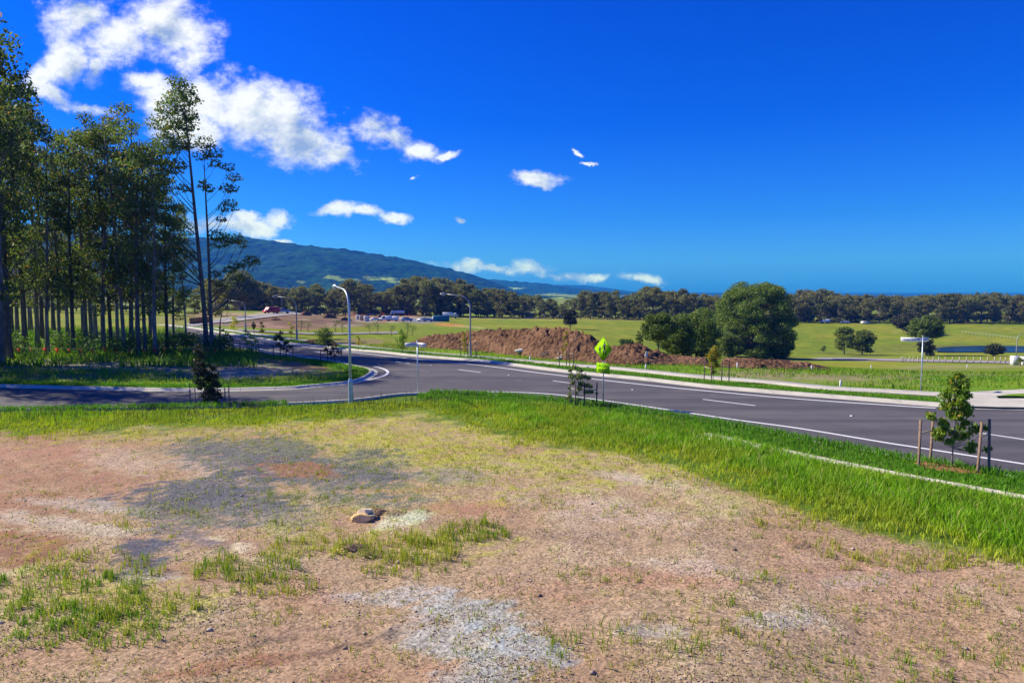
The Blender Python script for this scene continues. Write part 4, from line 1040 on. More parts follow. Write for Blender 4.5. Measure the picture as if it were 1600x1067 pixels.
# ---- trees standing in the paddock
def tree_px(seed, bx, by, topy, wpx, n, label, lm=None, crr=.20, low=.25, dark=False, zc=.58, rz=.45, nleaf=None, name='tree', D=None, bark=None, cl=None, lowd=-.8):
    p = P(bx, by) if D is None else Vector(((bx - 800) / F * D, D, 0))
    D = p.y; Hh = (by - topy) / F * D; rx = wpx / 2 / F * D
    g = np.random.default_rng(seed); cr = crr * min(rx, Hh) * 1.6
    cl_ = cl(g, Hh, rx, cr) if cl else env_round(g, int(n * 1.5), rx - cr * .45, Hh * zc, Hh * rz - cr * .3, cr, lowd)
    px_m = F * .64 / D; leaf = max(.22, 1.5 / px_m)
    nl = nleaf or 11 / (leaf ** 2 * .5)
    o = gen_tree(seed, Hh * .97, max(.12, Hh * .022), cl_, nl, leaf, lm or ML_ROUND, bark or M_BARK, wob=Hh * .015, low=low, up=.8, name=name, aspect=.6, droop=.3, limb=.4)
    place(o, p.x, p.y, 1, label=label, sink=.1); return o
def two(g, H, rx, cr):
    out = []; s = H / 116.0
    for i in range(210):
        yy = g.uniform(448, 553); w = np.interp(yy, [443, 450, 460, 475, 500, 520, 540, 556], [10, 27, 42, 54, 62, 66, 56, 44]) * s * .93
        a = g.uniform(0, 6.28); q = g.uniform(.35, 1) ** .5
        out.append(((w * q * math.cos(a) + (-3 * s if yy > 540 else 0), w * q * math.sin(a), (559 - yy) * s), 13 * s * g.uniform(.7, 1.15)))
    return out
    return env_round(g, 130, rx * .92, H * .60, H * .36, cr * .62, -.7, .72) + env_round(g, 26, rx * .7, H * .30, H * .22, cr * .7, -.8, .6) + [((rx * .8, 0, H * .35), cr * .7), ((rx * .95, 1, H * .45), cr * .6), ((-rx * .85, 0, H * .5), cr * .7), ((-rx * .8, 0, H * .3), cr * .7)]
tree_px(401, 1178, 559, 443, 136, 60, 'huge broad-crowned tree towering beside the paddock clump', crr=.17, low=.12, cl=two)
tree_px(402, 1028, 557, 488, 58, 30, 'open-crowned paddock tree with visible pale trunk, left of its clump', crr=.22, low=.4, zc=.66, rz=.33)
tree_px(403, 1057, 558, 488, 66, 44, 'dense round paddock tree, middle one of its clump', crr=.22, low=.1, zc=.43, rz=.54)
tree_px(404, 1088, 559, 477, 76, 50, 'dense dark paddock tree nearest the huge broad-crowned one', crr=.2, low=.1, zc=.45, rz=.55)
tree_px(405, 1138, 559, 512, 44, 26, 'lower bushy tree filling the gap left of the huge one', crr=.24, low=.1, zc=.42, rz=.52)
tree_px(406, 1214, 559, 522, 46, 24, 'lower bushy tree leaning out right below the huge crown', crr=.24, low=.15, zc=.55, rz=.45)
tree_px(407, 1319, 553.5, 509, 31, 26, 'taller left tree of the pair alone in the green paddock', crr=.24, low=.1, zc=.54, rz=.5, lm=ML_ROUND)
tree_px(408, 1347, 554.5, 515.5, 37, 28, 'wider right tree of the pair alone in the green paddock', crr=.24, low=.08, zc=.5, rz=.5, lm=ML_ROUND)
tree_px(409, 1446, 555.5, 492, 48, 34, 'tree with dark lopsided crown behind the right street name post', crr=.22, low=.3, zc=.66, rz=.34, lm=ML_ROUND)
tree_px(410, 1449, 556.5, 528, 26, 16, 'dark bushy shrub at the foot of the lopsided tree', crr=.28, low=.05, zc=.5, rz=.5, lm=ML_DARK, name='shrub')
tree_px(411, 1421, 522, 489, 46, 26, 'low spreading dark tree on the upper paddock slope', crr=.24, low=.1, zc=.55, rz=.42, lm=ML_DARK)
tree_px(412, 891, 514, 482, 24, 26, 'small dark tree alone in the paddock behind the big spoil heap', crr=.25, low=.15, zc=.57, rz=.44, lm=ML_DARK)
tree_px(413, 1286, 551.5, 539, 10, 8, 'tiny sapling alone in the paddock left of the tree pair', crr=.3, low=.1, zc=.55, rz=.45, name='young_tree')
tree_px(414, 1552, 556.5, 538, 28, 16, 'low dark bush growing at the near edge of the pond', crr=.28, low=.05, zc=.5, rz=.5, lm=ML_DARK, name='shrub')
tree_px(415, 1594, 572, 557, 10, 9, 'small leafy shrub by the white posts at the right edge', crr=.3, low=.05, zc=.5, rz=.5, name='shrub')
tree_px(416, 1000, 550, 513, 14, 12, 'thin leaning young tree left of the paddock clump', crr=.3, low=.1, zc=.5, rz=.5, name='young_tree')
tree_px(417, 980, 545, 528, 26, 12, 'low shrub peeping over the lower spoil heap', crr=.3, low=.05, zc=.5, rz=.5, name='shrub')
tree_px(418, 375, 500, 428, 66, 40, 'broad brown-green tree behind the site entrance, left of hill road', crr=.2, low=.2, zc=.56, rz=.44, lm=ML_FAR, D=330)
# undergrowth of the grove
for i in range(24):
    px = pr.uniform(-40, 360); D = pr.uniform(53, 66)
    if i == 0:
        g = np.random.default_rng(88); base_ = gen_tree(889, 1.5, .03, env_round(g, 14, .8, .75, .6, .42, -.6), 120, .17, ML_UNDER, M_BARKD, low=.05, up=.5, name='shrub', limb=.5); o = base_
    else: o = copy_tree(base_)
    s = pr.uniform(.7, 1.5); x_ = (px - 800) / F * D
    place(o, x_, D, s * 1.2, s, pr.uniform(0, 6), 'low leafy shrub growing under the grove trees', 'shrub', 'shrubs under the grove')
N = 16000; D = rng.uniform(49, 100, N); px = rng.uniform(-120, 400, N); x = (px - 800) / F * D; y = D
k = fbm(x * .3, y * .3, 61, 3) > .42; k &= ~((px > 290) & (D > 62)); x, y = x[k], y[k]; n = len(x); r1 = rng.uniform(0, 1, n)
blades('undergrowth', x, y, rng.uniform(.2, .75, n), rng.uniform(.05, .12, n), mixc((.09, .25, .012), (.22, .38, .03), r1), mixc((.06, .16, .01), (.14, .24, .02), r1), 'leafy ferns and grass covering the floor under the grove', cat='undergrowth', lean=.8)
# ================================================================== OBJECT MATERIALS
def simple(name, col, rough=.6, metallic=0.0, var=.25, scale=6, bump=.15, spec=.3, dirt=None):
    def b(t, out):
        p = t.n('ShaderNodeTexCoord').outputs['Object']; n = t.noise(p, scale, 5, .7)
        c = t.vm('SCALE', col, None, t.lin(n, .3, .7, 1 - var, 1 + var))
        if dirt: c = t.mix(t.m('MULTIPLY', t.ss(t.noise(p, scale * .5, 5, .75), .5, .7), .5), c, dirt)
        principled(t, out, c, rough, n, bump, .01, metallic=metallic, spec=spec)
    return mat(name, b)
M_GALV = simple('galvanised_steel', (.42, .50, .55), .42, .55, .15, 4)
M_GALVD = simple('dull_lamp_steel', (.36, .37, .37), .5, .4, .2, 4)
M_LENS = simple('lamp_lens', (.55, .58, .6), .2, 0, .05)
M_LIME = simple('lime_sign_face', (.42, .72, .0), .45, 0, .05, 3, .03, dirt=(.30, .50, .02))
M_BLACK = simple('black_sign_film', (.012, .014, .012), .5, 0, .1)
M_WSIGN = simple('white_sign_face', (.74, .77, .80), .4, 0, .06, 3, .03)
M_NAVY = simple('navy_sign_film', (.02, .03, .12), .5, 0, .1)
M_BSIGN = simple('brown_orange_sign', (.40, .19, .03), .5, 0, .25, 3)
M_STAKE = simple('hardwood_stake', (.24, .155, .105), .85, 0, .35, 14, .5, dirt=(.33, .27, .22))
M_STAKED = simple('weathered_stake', (.085, .065, .06), .9, 0, .35, 14, .5)
M_TIE = simple('hessian_tie', (.45, .36, .26), .9, 0, .2, 30)
M_MULCH = simple('bark_mulch', (.27, .13, .055), .95, 0, .6, 22, 1.0, dirt=(.08, .05, .035))
M_WHITE = simple('white_paint', (.75, .75, .73), .5, 0, .1, 5)
M_ROCK = simple('pale_sandstone', (.74, .50, .20), .9, 0, .45, 5, .8, dirt=(.62, .52, .42))
M_ROCKC = simple('cream_sandstone', (.72, .58, .38), .9, 0, .3, 5, .7)
M_ROCKW = simple('white_rock', (.62, .60, .56), .9, 0, .2, 5, .6)
M_CLOD = simple('dark_clod', (.16, .10, .07), .95, 0, .5, 12, 1.0)
def b_flag(c):
    return lambda t, out: principled(t, out, c, .7, trans=(.5, c))
M_FLAGR = simple('red_flag', (.75, .06, .03), .7, 0, .15)
M_FLAGO = simple('orange_flag', (.75, .22, .05), .7, 0, .15)
M_FLAGR2 = mat('red_bunting_film', b_flag((.95, .10, .04))); M_FLAGO2 = mat('orange_bunting_film', b_flag((.95, .30, .08)))
M_ROPE = simple('bunting_rope', (.35, .33, .30), .8)
M_PEG = simple('cream_fence_paint', (.42, .40, .32), .7, 0, .15)
M_GLASS = simple('vehicle_glass', (.02, .03, .045), .12, 0, .05, 1, 0, .6)
M_TYRE = simple('tyre_rubber', (.02, .02, .02), .8)
M_RIM = simple('wheel_rim', (.35, .35, .37), .35, .7, .05)
def carpaint(n, c): return simple(n, c, .3, 0, .04, 1, 0, .5)
M_CW = carpaint('white_car_paint', (.72, .74, .76)); M_CB = carpaint('blue_car_paint', (.10, .20, .42)); M_CS = carpaint('silver_car_paint', (.42, .47, .55)); M_CR = carpaint('red_truck_paint', (.55, .04, .04))
M_TEAL = simple('teal_container_steel', (.02, .17, .24), .5, .1, .2, 3)
M_LITE = simple('lamp_glass_clear', (.7, .7, .65), .15)
def b_lime(t, out): principled(t, out, (.30, .64, .0), .8, spec=.1)
M_LIME = mat('fluorescent_lime_face', b_lime)
def b_soil(t, out):
    p = geo(t); n = t.noise(p, 3.0, 7, .75); m_ = t.noise(p, .35, 4, .6); c_ = t.vor(p, 3.2)
    c = t.mix(t.ss(n, .32, .68), (.085, .045, .026), (.25, .14, .080)); c = t.mix(t.m('MULTIPLY', t.ss(m_, .45, .65), .6), c, (.33, .185, .11))
    c = t.mix(t.m('MULTIPLY', t.ss(t.noise(p, 7, 4, .8), .60, .72), .6), c, (.07, .038, .025))
    principled(t, out, c, .95, t.m('ADD', n, t.m('MULTIPLY', c_, .8)), 1.0, .25, spec=.08)
M_SOIL = mat('heap_soil', b_soil)
dg = None
def text_mesh(name, s, size, m, parent, M_, width=None, ext=.002):
    cu = bpy.data.curves.new(name, 'FONT'); cu.body = s; cu.size = size; cu.align_x = 'CENTER'; cu.align_y = 'CENTER'; cu.extrude = ext; cu.resolution_u = 2
    ob = bpy.data.objects.new(name, cu); COL.objects.link(ob); bpy.context.view_layer.update()
    me = bpy.data.meshes.new_from_object(ob.evaluated_get(bpy.context.evaluated_depsgraph_get())); bpy.data.objects.remove(ob)
    xs = [v.co.x for v in me.vertices]; w = max(xs) - min(xs); k = (width / w) if width else 1
    # text lies in x-y: stand it up facing -Y
    for v in me.vertices: v.co = M_ @ Vector((v.co.x * k, v.co.z * -1, v.co.y))
    me.materials.clear(); me.materials.append(m); o = bpy.data.objects.new(name, me); COL.objects.link(o); o.parent = parent; return o

# ================================================================== STREET LAMPS
def street_lamp(loc, H, arm, ang, label, m=M_GALV, rs=1.0, group='street lamps along the roads'):
    r = empty('street_lamp', loc, ang, label, 'street lamp', None)
    b = MB(); b.lathe([(-.3, .115), (.02, .115), (.95, .115), (1.02, .12), (1.05, .12), (1.22, .075)], sides=14)
    for k in range(2): b.box((0, -.117 + .0 * k, .35 + .0), (.10, .012, .34), 0, .01)
    b.build('pole_base', m, r, auto=40)
    bend = .95; pts = [(0, 0, 1.2), (0, 0, H * .5), (0, 0, H - bend - .25)]
    for k in range(1, 9):
        a = k / 8 * math.pi / 2 * .94
        pts.append((bend * (1 - math.cos(a)), 0, H - bend - .25 + bend * math.sin(a)))
    e = pts[-1]; pts.append((max(arm - .35, e[0] + .1), 0, e[2] + .14))
    n = len(pts); rad = [.068 * rs - (.068 - .034) * rs * i / (n - 1) for i in range(n)]
    MB().tube(pts, rad, 12).build('pole', m, r, smooth=True)
    ex, ez = pts[-1][0], pts[-1][2]
    hd = MB(); hd.tube([(ex - .06, 0, ez), (ex + .06, 0, ez + .01), (ex + .22, 0, ez + .02), (ex + .42, 0, ez + .0), (ex + .52, 0, ez - .02)], [.045, .07, .10, .085, .03], 12)
    h_ = hd.build('lamp_head', m, r, smooth=True)
    MB().tube([(ex + .12, 0, ez - .06), (ex + .28, 0, ez - .085), (ex + .44, 0, ez - .065)], [.04, .065, .03], 8).build('lens', M_LENS, h_, smooth=True)
    MB().tube([(ex + .2, 0, ez + .1), (ex + .2, 0, ez + .16)], [.035, .03], 8).build('light_sensor', M_LENS, h_)
    return r
x, y = flat_px(548, 629.5); street_lamp((x, y, 0), 5.85, 2.3, math.radians(122), 'tall pale street lamp rising from the roadside grass by the side road corner')
x, y = flat_px(735, 558); street_lamp((x, y, .02), 5.35, 2.35, math.radians(178), 'thin grey street lamp on the far verge in front of the long spoil heap', M_GALVD)
x, y = flat_px(464, 531); street_lamp((x, y, 0), 5.0, 2.5, math.radians(180), 'distant street lamp with long arm beyond the main road, left of the near lamp', M_GALVD)
x, y = flat_px(384, 519); street_lamp((x, y, G(x, y)), 4.4, 2.6, math.radians(180), 'distant street lamp half lost against trees at the foot of the hill road', M_GALVD)
p_ = P(441, 491); street_lamp((p_.x, p_.y, G(p_.x, p_.y)), 6.0, 1.9, math.radians(180), 'farthest street lamp, standing at the crest of the hill road', M_GALVD)
p_ = P(1587, 570); street_lamp((p_.x, p_.y, G(p_.x, p_.y)), 5.3, 2.4, math.radians(5), 'small street lamp by the white posts at the right edge', M_GALVD)

# ================================================================== SIGNS
def fig(cx, cz, s):
    """walking figure built of polygons in x,z"""
    P_ = []
    P_.append([(cx + .055 * s * math.cos(a), cz + .40 * s + .06 * s * math.sin(a)) for a in np.linspace(0, 6.28, 10, endpoint=False)])
    q = lambda *pts: P_.append([(cx + a * s, cz + b * s) for a, b in pts])
    q((-.06, .33), (.06, .33), (.075, .12), (.09, -.03), (-.085, -.03), (-.07, .12))
    q((-.08, -.03), (.01, -.03), (-.05, -.22), (-.09, -.40), (-.15, -.40), (-.12, -.20))
    q((.0, -.03), (.088, -.03), (.13, -.20), (.14, -.40), (.08, -.40), (.06, -.20))
    q((.06, .33), (.16, .18), (.26, .20), (.26, .15), (.14, .13), (.06, .24)); q((-.06, .33), (-.15, .14), (-.22, .06), (-.18, .03), (-.10, .11), (-.05, .24))
    return P_
def school_sign():
    x, y = flat_px(941.5, 637)
    r = empty('road_sign', (x, y, 0), R(-51), 'lime green diamond school crossing sign with CROSSING AHEAD plate on a thin post', 'road sign')
    MB().tube([(0, .035, -.2), (0, .035, 3.2)], .030, 10).build('post', M_GALV, r, smooth=True)
    zc = 2.78; h = .59
    dia = lambda k: [(0, zc + h * k), (h * k, zc), (0, zc - h * k), (-h * k, zc)]
    I = Matrix.Identity(4)
    pl = MB().prism(dia(1.0), -.004, .0, I).build('diamond_plate', M_LIME, r)
    b = MB()
    for k in range(4):
        a, c = dia(.965)[k], dia(.965)[(k + 1) % 4]; a2, c2 = dia(.925)[k], dia(.925)[(k + 1) % 4]; b.prism([a, c, c2, a2], -.0065, -.0045, I)
    b.build('border', M_BLACK, pl)
    b = MB()
    for pg in fig(.09, zc + .02, .78): b.prism(pg, -.0070, -.0047, I)
    b.build('walking_figure', M_BLACK, pl)
    b = MB()
    for pg in fig(-.20, zc - .08, .54): b.prism(pg, -.0070, -.0047, I)
    b.build('walking_figure', M_BLACK, pl)
    for z in (zc + .2, zc - .2): MB().box((0, .02, z), (.5 if z < zc else .5, .03, .03)).build('bracket', M_GALV, r)
    z2 = 1.88; pl2 = MB().box((0, -.002, z2), (.86, .004, .50), 0, 0).build('text_plate', M_LIME, r)
    b = MB()
    for (cx, cz, w, hh) in [(0, z2 + .232, .83, .014), (0, z2 - .232, .83, .014), (-.408, z2, .014, .45), (.408, z2, .014, .45)]: b.box((cx, -.0057, cz), (w, .002, hh))
    b.build('border', M_BLACK, pl2)
    text_mesh('lettering', 'CROSSING', .20, M_BLACK, pl2, Matrix.Translation((0, -.008, z2 + .105)), .72)
    text_mesh('lettering', 'AHEAD', .22, M_BLACK, pl2, Matrix.Translation((0, -.008, z2 - .105)), .60)
    MB().box((0, .02, z2), (.5, .03, .03)).build('bracket', M_GALV, r)
school_sign()
def name_post(px, py, H, blades_, label, bh=.22):
    x, y = flat_px(px, py); r = empty('street_sign', (x, y, .0), 0, label, 'street sign')
    MB().tube([(0, 0, -.2), (0, 0, H)], .032, 10).build('post', M_GALV, r, smooth=True)
    MB().lathe([(0, .04), (.05, .04), (.07, .015)], (0, 0, H - .01), 10).build('post_cap', M_GALV, r, smooth=True)
    for (L, ang, s, dz, fc) in blades_:
        M_ = Matrix.Rotation(ang, 4, 'Z')
        b = MB().box((.05 + L / 2, 0, H - bh / 2 - .05 + dz), (L, .016, bh), 0, .0, M=M_).build('name_blade', M_WSIGN, r)
        flip = math.cos(ang) < 0
        for side in (1,):
            T_ = M_ @ Matrix.Translation((.05 + L / 2, 0, H - bh / 2 - .05 + dz))
            T_ = T_ @ Matrix.Rotation(math.pi if flip else 0, 4, 'Z') @ Matrix.Translation((0, -.0105, 0))
            text_mesh('lettering', s, bh * .62, M_NAVY, b, T_, L * .86)
name_post(653, 616, 2.82, [(.62, R(197), 'SILVER GUM ST', 0, 1), (.62, R(-42), 'HAMILTON DR', .0, 1)], 'street name post at the side road corner in front of the long heap')
name_post(1438.5, 612.5, 3.02, [(1.0, R(152), 'HAMILTON DR', 0, 1), (.72, R(38), 'ROSELLA ST', 0, 1)], 'street name post on the far verge left of the concrete driveway')
def small_diamond():
    x, y = flat_px(397, 532); r = empty('road_sign', (x, y, 0), R(-38), 'small brown orange diamond sign beside saplings past the main road', 'road sign')
    MB().tube([(0, .03, -.1), (0, .03, 1.9)], .03, 8).build('post', M_GALVD, r, smooth=True)
    MB().prism([(0, 2.2), (.52, 1.68), (0, 1.16), (-.52, 1.68)], -.004, .0, Matrix.Identity(4)).build('diamond_plate', M_BSIGN, r)
small_diamond()

# ================================================================== STREET TREES
def stake_set(loc, pts, h, label, m=M_STAKE, w=.055, ties=True, lean=.03, rail=True):
    r = empty('tree_guard', loc, 0, label, 'tree guard'); g = random.Random(int(loc[0] * 100)); tops = []
    for (sx, sy) in pts:
        lx, ly = g.uniform(-lean, lean), g.uniform(-lean, lean); t_ = Vector((sx + lx, sy + ly, h * g.uniform(.93, 1.05))); tops.append((Vector((sx, sy, 0)), t_))
        MB().tube([(sx, sy, -.15), (sx, sy, 0), t_ * .999], [w * .62, w * .64, w * .60], 4).build('stake', m, r)
    if ties:
        for i, j in ((0, 1), (2, 3)):
            if max(i, j) < len(tops):
                a = tops[i][0].lerp(tops[i][1], .72); b = tops[j][0].lerp(tops[j][1], .72)
                MB().tube([a, a.lerp(b, .5) + Vector((0, 0, -.01)), b], .022, 5).build('tie', M_TIE, r)
    return r
def sapling(px, py, cl, label, H=2.4, leaf=.11, lm=ML_SAP, n=120, r0=.022, droop=.6, seed=1, z=.12, stem=M_BARK, name='young_tree', flat=True, aspect=.42, lean=(0, 0), low=.2):
    if flat: x, y = flat_px(px, py)
    else: p = P(px, py); x, y = p.x, p.y
    sc = F / y; RS = 1.35; c_ = [((( a - px) / sc, dy, (py - b) / sc), r * RS) for (a, b, r, dy) in cl]
    o = gen_tree(seed, H, r0, c_, n, leaf, lm, stem, lean=lean, wob=.04, low=low, up=.7, name=name, aspect=aspect, droop=droop, shell=.25, flat=1.0, limb=.5, fold=True)
    o.location = (x, y, (G(x, y) if not flat else z)); tag(o, label, 'tree'); return o
# right foreground sapling
sapling(1487, 736, [(1492,590,.13,0),(1484,600,.15,.1),(1498,604,.15,-.1),(1489,614,.2,0),(1475,622,.16,.1),(1503,622,.17,.05),(1488,630,.2,-.15),(1478,640,.2,.1),(1502,640,.2,0),(1508,650,.16,.1),(1482,652,.18,-.1),(1495,656,.17,.1),(1506,664,.14,0),
        (1470,665,.14,0),(1474,676,.16,.1),(1498,672,.12,0),(1489,682,.12,.1),(1450,655,.13,0),(1456,657,.10,.1),(1462,682,.16,0),(1470,690,.15,.1),(1478,694,.12,-.1),(1493,688,.13,0),(1503,686,.14,0),(1512,684,.11,.1),(1520,676,.13,0),(1530,674,.12,.1),(1538,673,.10,0),(1512,706,.11,0),(1520,702,.12,.1),(1518,710,.1,0),(1540,708,.1,0),(1545,706,.08,0)],
        'leafy young street tree between four stakes near the right edge', H=3.0, leaf=.125, n=3600, seed=501, r0=.024)
x0, y0 = flat_px(1487, 737)
stake_set((x0, y0, .10), [(flat_px(a, b)[0] - x0, flat_px(a, b)[1] - y0) for a, b in [(1435, 734), (1453, 728.5), (1527, 745), (1545, 740)]], 1.55, 'four brown timber stakes round the right-edge young street tree', w=.075, lean=.07)
def mulch(cx, cy, rx, ry, rot, label):
    g = np.random.default_rng(4); m = MB(); ring = 26; vs = [(0, 0, .13)]; fs = []
    for k, (rr, z) in enumerate([(.35, .145), (.7, .13), (.92, .09), (1.05, -.02)]):
        for i in range(ring):
            a = i / ring * 6.283; q = rr * (1 + .12 * math.sin(3 * a + 1) + g.uniform(-.06, .06)); X_, Y_ = q * rx * math.cos(a), q * ry * math.sin(a)
            vs.append((X_ * math.cos(rot) - Y_ * math.sin(rot), X_ * math.sin(rot) + Y_ * math.cos(rot), z + g.uniform(-.02, .02)))
    for i in range(ring): fs.append((0, 1 + i, 1 + (i + 1) % ring))
    for k in range(3):
        for i in range(ring): a = 1 + k * ring + i; b = 1 + k * ring + (i + 1) % ring; fs.append((a, a + ring, b + ring, b))
    o = m.add(vs, fs).build('mulch', M_MULCH); o.location = (cx, cy, .03); tag(o, label, 'mulch', kind='stuff')
mulch(x0, y0, 1.15, .55, R(-38), 'orange brown bark mulch round the foot of the right-edge sapling')
# centre sapling by the school sign
sapling(903, 637, [(890,578,.10,0),(898,574,.12,.1),(907,578,.12,0),(893,588,.16,.1),(903,588,.18,-.1),(912,588,.14,0),(920,590,.12,0),(895,598,.12,0),(908,600,.16,.1),(918,602,.14,0),(924,604,.10,.1),(905,608,.12,0),(916,612,.12,0),(922,612,.10,0),(889,606,.07,0),(889,614,.07,0),(900,614,.08,0),(884,622,.09,0),(890,620,.10,.1),(893,626,.07,0),(905,624,.07,0),(926,612,.07,0),(932,614,.05,0),(926,626,.06,0),(903,632,.08,0)],
        'drooping grey-green sapling standing left of the school crossing sign', H=1.9, leaf=.11, n=4200, seed=502, r0=.02, z=0, lm=leafmat('grey_sapling_leaves', (.06, .10, .05), (.20, .26, .13), (.85, (.42, .40, .12)), tr=.3))
x0, y0 = flat_px(905, 637)
stake_set((x0, y0, 0), [(flat_px(a, b)[0] - x0, flat_px(a, b)[1] - y0) for a, b in [(890, 634), (899, 638), (913, 637.5), (932, 638)]], 1.25, 'dark and pale stakes round the drooping centre sapling', m=M_STAKED, w=.05)
sapling(896, 570, [(885,522,.12,0),(882,530,.14,.1),(884,540,.15,0),(880,548,.14,0),(883,556,.12,0)], 'thin orange-tipped sapling in front of the highest part of the spoil heap', H=2.3, leaf=.14, n=1800, seed=511, lm=ML_SAPY, z=.1)
# left dark saplings
sapling(321, 634, [(314,540,.12,0),(311,548,.16,.1),(316,556,.2,0),(309,566,.2,.1),(318,570,.22,-.1),(306,576,.16,0),(313,584,.24,.1),(322,580,.2,0),(311,596,.2,0),(320,600,.24,-.1),(327,592,.2,0),(314,606,.14,0),(325,612,.22,.1),(318,618,.18,0),(322,626,.16,0)],
        'dark bushy roadside sapling, taller one of the two at left', H=2.7, leaf=.12, n=2400, seed=503, lm=ML_DARK, z=0, stem=M_BARKD)
sapling(333, 634, [(329,570,.12,0),(334,576,.16,.1),(330,586,.18,0),(338,588,.18,0),(333,598,.24,.1),(341,602,.18,0),(330,608,.2,0),(338,614,.24,-.1),(344,620,.14,0),(331,622,.2,0),(338,628,.16,0)],
        'dark bushy roadside sapling, shorter one of the two at left', H=1.9, leaf=.12, n=2400, seed=504, lm=ML_DARK, z=0, stem=M_BARKD)
x0, y0 = flat_px(328, 634)
stake_set((x0, y0, 0), [(flat_px(a, b)[0] - x0, flat_px(a, b)[1] - y0) for a, b in [(297, 631), (305, 637), (352, 636), (358, 632)]], 1.0, 'dark thin stakes round the two dark roadside saplings', m=M_STAKED, w=.045)
# corner block saplings with their stakes
for i, (bx, by, lab, s) in enumerate([(518, 568, 'nearest', 1.0), (443, 560, 'middle', 1.0), (390, 551, 'third', .95), (351, 546, 'farthest', .9)]):
    cl_ = [(bx - 8, by - 20, .22, 0), (bx + 4, by - 22, .24, .1), (bx - 2, by - 28, .2, 0), (bx + 10, by - 16, .2, 0), (bx - 1, by - 14, .22, -.1), (bx + 6, by - 10, .14, 0), (bx - 6, by - 32, .14, 0)]
    if i == 1: cl_ += [(bx - 8, by - 33, .25, 0), (bx - 3, by - 38, .2, 0), (bx - 12, by - 28, .2, 0)]
    L_ = ['small dark sapling inside stakes nearest the rounded corner of the block', 'sapling with tilted dark crown in stakes, second from the rounded corner', 'sapling in stakes beside the brown diamond sign', 'thin sapling by the road just right of the tall gum pair'][i]
    sapling(bx, by, cl_, L_, H=1.5 + .2 * (i == 1), leaf=.16, n=900, seed=520 + i, lm=[ML_DARK, ML_DARK, ML_SAP, ML_SAP][i], z=.1)
    x0, y0 = flat_px(bx, by)
    stake_set((x0, y0, .08), [(-.75, -.2), (-.35, .25), (.3, -.25), (.72, .2)], 1.0, ['four black stakes round the sapling nearest the rounded corner', 'four black stakes round the tilted-crown sapling', 'four black stakes round the sapling by the brown sign', 'black stakes round the sapling by the gum pair'][i], m=M_STAKED, w=.06, ties=False)
# far verge
FV = [(508, 545, 30, [(-6,-10,.5),(4,-12,.55),(0,-20,.5),(8,-22,.4),(-8,-22,.45),(2,-29,.35)], 'round bushy young tree on the far verge left of the near street lamp', ML_ROUND),
      (560, 548, 24, [(0,-10,.22),(1,-16,.2),(-1,-21,.15)], 'wispy pale sapling on the far verge right of the near street lamp', ML_SAPY),
      (628, 553, 36, [(-4,-10,.35),(4,-12,.4),(-2,-20,.4),(3,-25,.35),(-1,-32,.3)], 'leafy green sapling at the left end of the long spoil heap', ML_SAP),
      (726, 560, 40, [(0,-12,.26),(1,-20,.26),(-1,-28,.24),(0,-36,.2)], 'thin yellow-green sapling beside the thin grey lamp', ML_SAPY),
      (455, 531, 26, [(0,-10,.3),(2,-18,.25),(-2,-24,.2)], 'spindly sapling beside the distant long-armed lamp', ML_SAPY),
      (410, 526, 22, [(0,-8,.3),(1,-15,.25),(-1,-20,.2)], 'spindly sapling beyond the road behind the brown diamond sign', ML_SAPY),
      (366, 519, 24, [(-3,-8,.4),(2,-14,.45),(0,-20,.35)], 'yellow-topped sapling beyond the road right of the tall gum pair', ML_SAPY),
      (1114, 597, 56, [(0,-14,.16),(-4,-22,.2),(5,-24,.2),(0,-32,.26),(-5,-38,.22),(6,-38,.22),(1,-46,.22),(2,-53,.12)], 'yellow-orange young tree in stakes on the far verge left of centre-right', ML_SAPY)]
for i, (bx, by, hpx, cc, lab, lm) in enumerate(FV):
    x, y = flat_px(bx, by)
    sapling(bx, by, [(bx + a, by + b, r, 0) for a, b, r in cc], lab, H=hpx * y / F, leaf=.15 if i != 7 else .12, n=800 if i != 7 else 3200, seed=540 + i, lm=lm, z=.08)
for (bx, by, pts, lab) in [(733, 559, [(720, 560), (731, 561), (743, 558.5), (745, 560)], 'thin stakes round the yellow-green sapling beside the grey lamp'),
                           (1114, 597, [(1100, 597), (1111, 600), (1127, 599), (1139, 597.5)], 'thin stakes round the yellow-orange young tree'),
                           (885, 571, [(874, 574), (885, 575), (890, 573), (896, 574)], 'thin stakes round the orange-tipped sapling')]:
    x0, y0 = flat_px(bx, by); stake_set((x0, y0, .06), [(flat_px(a, b)[0] - x0, flat_px(a, b)[1] - y0) for a, b in pts], 1.25, lab, m=M_STAKED, w=.05, ties=True)
# small plants along the basin road
for i, (bx, by) in enumerate([(470, 520), (481, 519), (525, 521), (536, 521), (578, 522), (590, 521), (636, 524), (644, 525), (612, 525)]):
    p = P(bx, by); D = p.y
    if i == 0:
        g = np.random.default_rng(99); pl0 = gen_tree(990, 2.2, .05, env_round(g, 10, .6, 1.4, .8, .4, -.6), 40, .26, ML_ROUND, M_BARKD, low=.1, name='young_tree'); o = pl0
    else: o = copy_tree(pl0)
    s = D / 100 * random.Random(i).uniform(.7, 1.0); place(o, p.x, p.y, s, s, i, 'little round sapling beside the thin basin road, left of the long heap', 'tree', 'little saplings by the basin road')

